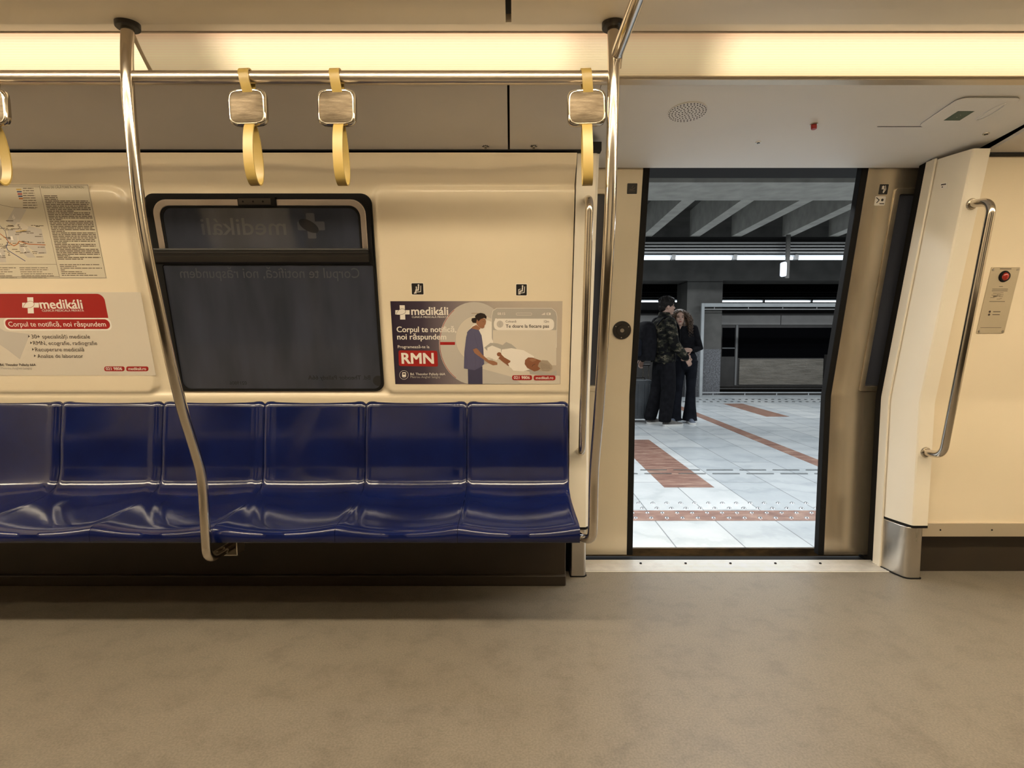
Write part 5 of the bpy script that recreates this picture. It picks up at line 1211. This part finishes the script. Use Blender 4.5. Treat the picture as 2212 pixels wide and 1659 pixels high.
hand(mb, WRr, (mp_.f * 0.6 + Vector((0, 0, -0.8))), mp_.l * 1.0, 0.5, 0.95); hand(mb, WRl, (-mp_.f * 0.3 + Vector((0, 0, -0.9))), mp_.l * -1.0, 0.9, 0.95)
legs = [(mp_(0, -0.09, 0.92), mp_(0.02, -0.11, 0.50), mp_(-0.03, -0.12, 0.09)), (mp_(0, 0.09, 0.92), mp_(-0.02, 0.11, 0.50), mp_(-0.13, 0.12, 0.09))]
for l in legs: limb(mb, l, [0.08, 0.055, 0.038], 12)
body = child(mb, 'body', M['skin'], man); remesh(body, 0.006, 2)
face(q, man, 1.0, (0, 0, math.radians(-2)))
# hair
mb = MB()
mb.ell(q(-0.020, 0, 0.045), (0.106, 0.090, 0.092), (0, 0, 0)); mb.ell(q(0.035, 0, 0.088), (0.065, 0.075, 0.045)); mb.ell(q(-0.065, 0, -0.01), (0.055, 0.072, 0.062))
rnd = random.Random(5)
for k in range(160):
    a = rnd.uniform(0, 2 * PI); e = rnd.uniform(0.1, 1.4); p = q(-0.015 + 0.100 * math.cos(a) * math.cos(e), 0.084 * math.sin(a) * math.cos(e), 0.05 + 0.092 * math.sin(e))
    d = Vector((math.cos(a), math.sin(a), 0.1)); limb(mb, [p, p + d * 0.012 + Vector((0, 0, 0.006)), p + d * 0.02 - Vector((0, 0, 0.022))], [0.006, 0.005, 0.002], 5, False)
child(mb, 'hair', M['hairblack'], man)
# jacket
mb = MB(); 
limb(mb, [mp_(0.0, 0, 1.455), mp_(-0.02, 0, 1.40), mp_(-0.03, 0, 1.25), mp_(-0.01, 0, 1.05), mp_(0.0, 0, 0.90), mp_(0.0, 0, 0.86)], [(0.085, 0.12), (0.13, 0.19), (0.155, 0.215), (0.155, 0.21), (0.15, 0.205), (0.145, 0.20)], 22, False)
limb(mb, [mp_(-0.005, 0, 1.545), mp_(-0.008, 0, 1.50), mp_(-0.01, 0, 1.42)], [(0.076, 0.076), (0.082, 0.084), (0.11, 0.12)], 16, False)
for a, b, c_ in ((SHr, ELr, WRr), (SHl, ELl, WRl)): limb(mb, [a + Vector((0, 0, 0.0)), a.lerp(b, .5), b, b.lerp(c_, .6), c_.lerp(b, 0.02)], [0.080, 0.078, 0.074, 0.062, 0.050], 14)
for k in range(26):      # folds
    z = rnd.uniform(0.9, 1.35); a = rnd.uniform(0, 2 * PI); p = mp_(0.145 * math.cos(a) - .01, 0.20 * math.sin(a), z); p2 = mp_(0.15 * math.cos(a + .6) - .01, 0.205 * math.sin(a + .6), z - rnd.uniform(.02, .1)); limb(mb, [p, p2], [0.014, 0.010], 6)
jk = child(mb, 'jacket', M['camo'], man); remesh(jk, 0.009, 2)
# trousers
mb = MB(); limb(mb, [mp_(0, 0, 1.0), mp_(0, 0, 0.90), mp_(0, 0, 0.82)], [(0.12, 0.17), (0.125, 0.18), (0.11, 0.17)], 20)
for (h, k, a) in legs: limb(mb, [h, h.lerp(k, .5), k, k.lerp(a, .5), a + Vector((0, 0, 0.0)), a + Vector((0, 0, -.030))], [0.105, 0.105, 0.098, 0.092, 0.086, 0.078], 16, False)
tr = child(mb, 'trousers', M['cloth_black'], man); remesh(tr, 0.009, 2)
for (x, y, dv) in ((0.01, -0.12, 0.0), (-0.11, 0.12, 0.25)):
    mb = MB(); mb2 = MB(); shoe(mb, mb2, mp_, x, y, dv); s_ = child(mb, 'shoe', M['shoe'], man, ang=50); sub(mb2, 'sole', M['sole'], s_, ang=50)
# backpack
bp = mp_(-0.27, 0.0, 1.15)
t = thing('backpack', 'large black backpack worn on the back of the person in camouflage', 'backpack', bp)
mb = MB(); rings = []
for z, sx, sy in ((-0.26, 0.07, 0.11), (-0.25, 0.10, 0.145), (-0.1, 0.125, 0.16), (0.1, 0.12, 0.155), (0.2, 0.10, 0.14), (0.26, 0.06, 0.10), (0.27, 0.03, 0.06)):
    rings.append([bp + mp_.f * (sx * math.copysign(abs(math.cos(a)) ** .6, math.cos(a))) + mp_.l * (sy * math.copysign(abs(math.sin(a)) ** .6, math.sin(a))) + Vector((0, 0, z)) for a in [2 * PI * k / 24 for k in range(24)]])
mb.loft(rings, True, True); child(mb, 'pack', M['cloth_black'], t, ang=60)
mb = MB(); c0 = bp - mp_.f * 0.12; rings = []
for z, sx, sy in ((-0.2, 0.02, 0.09), (-0.18, 0.035, 0.11), (0.0, 0.04, 0.115), (0.03, 0.02, 0.10)):
    rings.append([c0 + mp_.f * (sx * math.cos(a)) + mp_.l * (sy * math.sin(a)) + Vector((0, 0, z)) for a in [2 * PI * k / 20 for k in range(20)]])
mb.loft(rings, True, True); child(mb, 'front_pocket', M['cloth_jean'], t, ang=60)
for s in (-1, 1):
    mb = MB(); pts = smoothpath([mp_(-0.16, s * 0.10, 1.36), mp_(-0.08, s * 0.125, 1.465), mp_(0.03, s * 0.135, 1.462), mp_(0.12, s * 0.14, 1.36), mp_(0.145, s * 0.145, 1.22), mp_(0.08, s * 0.205, 1.05), mp_(-0.13, s * 0.16, 0.97)], 5)
    mb.tube(pts, 0.012, 8, rad=[(0.010, 0.022)] * len(pts)); child(mb, 'shoulder_strap', M['cloth_black'], t)

# ---- woman
FACING = Vector((math.cos(math.radians(-100)), math.sin(math.radians(-100)), 0))
wp_ = Pose((P(1481, 780, 7.85).x, 7.85, PZ), math.radians(-100))
wo = thing('person', 'person with long curly hair in a black top and flared black trousers facing the camera', 'person', wp_.o)
mb = MB(); hdir = Vector((math.cos(math.radians(-98)), math.sin(math.radians(-98)), 0)); hc = P(1468, 687, 7.80)
q = head(mb, hc, 0.94, hdir)
hz = hc.z - PZ; off = (hc - wp_.o); lx_ = off.dot(wp_.f); ly_ = off.dot(wp_.l)
sh = 1.345
limb(mb, [wp_(lx_ - .03, ly_, 1.42), wp_(-0.01, ly_ * .6, 1.34), wp_(-0.01, ly_ * .3, 1.15), wp_(0, 0, 1.02), wp_(0, 0, 0.90)], [(0.05, 0.06), (0.085, 0.145), (0.085, 0.12), (0.075, 0.105), (0.10, 0.15)], 18)
S1, S2 = wp_(-0.01, 0.155 + ly_ * .5, 1.33), wp_(-0.01, -0.155 + ly_ * .5, 1.33)
E1, W1 = wp_(-0.02, 0.185, 1.05), wp_(0.12, 0.06, 1.03)
E2, W2 = wp_(0.02, -0.22, 1.08), wp_(0.14, -0.12, 1.07)
for a, b, c_ in ((S1, E1, W1), (S2, E2, W2)): limb(mb, [a, b, c_], [0.040, 0.032, 0.023], 12)
hand(mb, W1, Vector((-0.9, -0.35, 0.0)), Vector((0.3, 1, 0)), 0.4, 0.88); hand(mb, W2, Vector((-0.8, -0.1, -0.4)), Vector((0, 0.3, -1)), 0.4, 0.88)
wl = [(wp_(0, 0.08, 0.88), wp_(0.0, 0.08, 0.48), wp_(0.0, 0.075, 0.08)), (wp_(0, -0.08, 0.88), wp_(0.02, -0.10, 0.48), wp_(0.02, -0.14, 0.08))]
for l in wl: limb(mb, l, [0.075, 0.048, 0.034], 12)
body = child(mb, 'body', M['skin'], wo); remesh(body, 0.006, 2)
face(q, wo, 0.94, (0, 0, math.radians(-98)))
mb = MB()
limb(mb, [wp_(-.02, ly_ * .8, 1.395), wp_(-0.01, ly_ * .6, 1.35), wp_(-0.01, ly_ * .4, 1.20), wp_(0, ly_ * .1, 1.08), wp_(0, 0, 1.03)], [(0.06, 0.08), (0.10, 0.155), (0.115, 0.15), (0.10, 0.125), (0.10, 0.125)], 20, False)
for a, b, c_ in ((S1, E1, W1), (S2, E2, W2)): limb(mb, [a, a.lerp(b, .5), b, b.lerp(c_, .5), c_.lerp(b, .1)], [0.058, 0.056, 0.056, 0.048, 0.036], 14)
tp = child(mb, 'top', M['cloth_black'], wo); remesh(tp, 0.008, 2)
mb = MB(); limb(mb, [wp_(0, 0, 1.0), wp_(0, 0, 0.93), wp_(0, 0, 0.84)], [(0.085, 0.118), (0.11, 0.155), (0.10, 0.155)], 20)
for (h, k, a) in wl: limb(mb, [h, h.lerp(k, .5), k, k.lerp(a, .55), a, a + Vector((0, 0, -.05))], [0.088, 0.078, 0.064, 0.075, 0.098, 0.105], 16, False)
tr = child(mb, 'trousers', M['cloth_jean'], wo); remesh(tr, 0.008, 2)
mb = MB(); limb(mb, [wp_(0, 0, 1.005), wp_(0, 0, 1.022)], [(0.092, 0.122), (0.092, 0.122)], 22, False); child(mb, 'belt', M['p_white'], wo)
for (x, y, dv) in ((0.0, 0.075, 0.1), (0.02, -0.14, -0.3)):
    mb = MB(); mb2 = MB(); shoe(mb, mb2, wp_, x, y, dv, w_=0.042); s_ = child(mb, 'shoe', M['canvas'], wo, ang=50); sub(mb2, 'sole', M['sole'], s_, ang=50)
# curly hair
mb = MB(); rnd = random.Random(9)
mb.ell(q(-0.03, 0, 0.035), (0.098, 0.090, 0.096), (0, 0, math.radians(-98))); mb.ell(q(-0.06, 0, -0.06), (0.06, 0.09, 0.10), (0, 0, math.radians(-98)))
mb.ell(q(-0.035, 0.07, -0.10), (0.05, 0.055, 0.11), (0, 0, 0)); mb.ell(q(-0.04, -0.06, -0.07), (0.045, 0.04, 0.08), (0, 0, 0))
for k in range(420):
    a = rnd.uniform(-2.45, 2.45) + PI; e = rnd.uniform(-0.1, 1.35)
    p = Vector((-0.025 + 0.095 * math.cos(a) * math.cos(e), 0.088 * math.sin(a) * math.cos(e), 0.04 + 0.09 * math.sin(e)))
    side = 1 if math.sin(a) > 0 else -1; L_ = rnd.uniform(0.14, 0.34) * (1.0 if side > 0 else 0.6); rr = rnd.uniform(0.008, 0.015); ph = rnd.uniform(0, 6); turns = L_ / 0.03; pts = []; n_ = int(turns * 6)
    out = Vector((math.cos(a) * .35 - .1, math.sin(a), 0)) 
    for j in range(n_):
        t_ = j / n_; w2 = ph + t_ * turns * 2 * PI
        pos = p + out * ((0.085 if side > 0 else 0.04) * math.sin(min(1, t_ * 1.5) * PI / 2) + 0.03 * t_ * (side > 0)) + Vector((0, 0, -L_ * t_ * (0.4 + 0.6 * t_) - 0.0)) + Vector((math.cos(w2) * rr, math.sin(w2) * rr, 0))
        if abs(math.sin(a)) * 0.09 < 0.06 and math.cos(a) > 0 and pos.z < 0.03: break
        pts.append(q(pos.x, pos.y, pos.z))
    if len(pts) > 3: mb.tube(pts, 0.0042, 4, rad=[0.0045 * (1 - 0.5 * i / len(pts)) for i in range(len(pts))])
child(mb, 'hair', M['haircurl'], wo, ang=180)

# ---- suitcase
sc = FP(1386, 906); sx, sy = sc.x, 7.95
t = thing('suitcase', 'dark grey upright wheeled suitcase beside the person in camouflage', 'suitcase', (sx, sy, PZ))
z0 = PZ + 0.05; z1 = P(1390, 820, sy).z; xr = P(1407, 860, sy).x; xl = xr - 0.37
mb = MB(); mb.prism(rrect(xl, xr, z0, z1, 0.04, 6), -0.12, 0.12, 0, Matrix(((1, 0, 0, 0), (0, 0, 1, sy), (0, 1, 0, 0), (0, 0, 0, 1))))
for k in range(4):
    xx = xl + 0.05 + k * (xr - xl - 0.1) / 3; mb.box(xx - 0.012, xx + 0.012, sy - 0.127, sy - 0.11, z0 + 0.05, z1 - 0.05)
sh_ = child(mb, 'shell', M['case'], t, bevel=0.012)
hx = (P(1391, 800, sy).x, P(1400, 800, sy).x); zh = P(1395, 789, sy).z
mb = MB(); mb.tube([(hx[0] - .0, sy + .05, z1 - .02), (hx[0], sy + .05, zh)], 0.009, 10); mb.tube([(hx[1] + .02, sy + .05, z1 - .02), (hx[1] + .02, sy + .05, zh)], 0.009, 10); child(mb, 'pull_rods', M['chrome'], t)
mb = MB(); mb.tube([(hx[0] - .02, sy + .05, zh), (hx[1] + .04, sy + .05, zh)], 0.014, 12); child(mb, 'pull_handle', M['dark'], t)
mb = MB(); mb.tube(fillet([(xl + .1, sy, z1), (xl + .1, sy, z1 + .03), (xr - .1, sy, z1 + .03), (xr - .1, sy, z1)], .02, 5), 0.008, 8); child(mb, 'top_handle', M['dark'], t)
for xx in (xl + .05, xr - .05):
    for yy in (sy - .08, sy + .08):
        mb = MB(); mb.cyl((xx - .012, yy, PZ + .026), (1, 0, 0), .025, .024, 16); mb.box(xx - .015, xx + .015, yy - .015, yy + .015, PZ + .03, z0 + .005); child(mb, 'wheel', M['dark'], t)
bpy.context.view_layer.update()
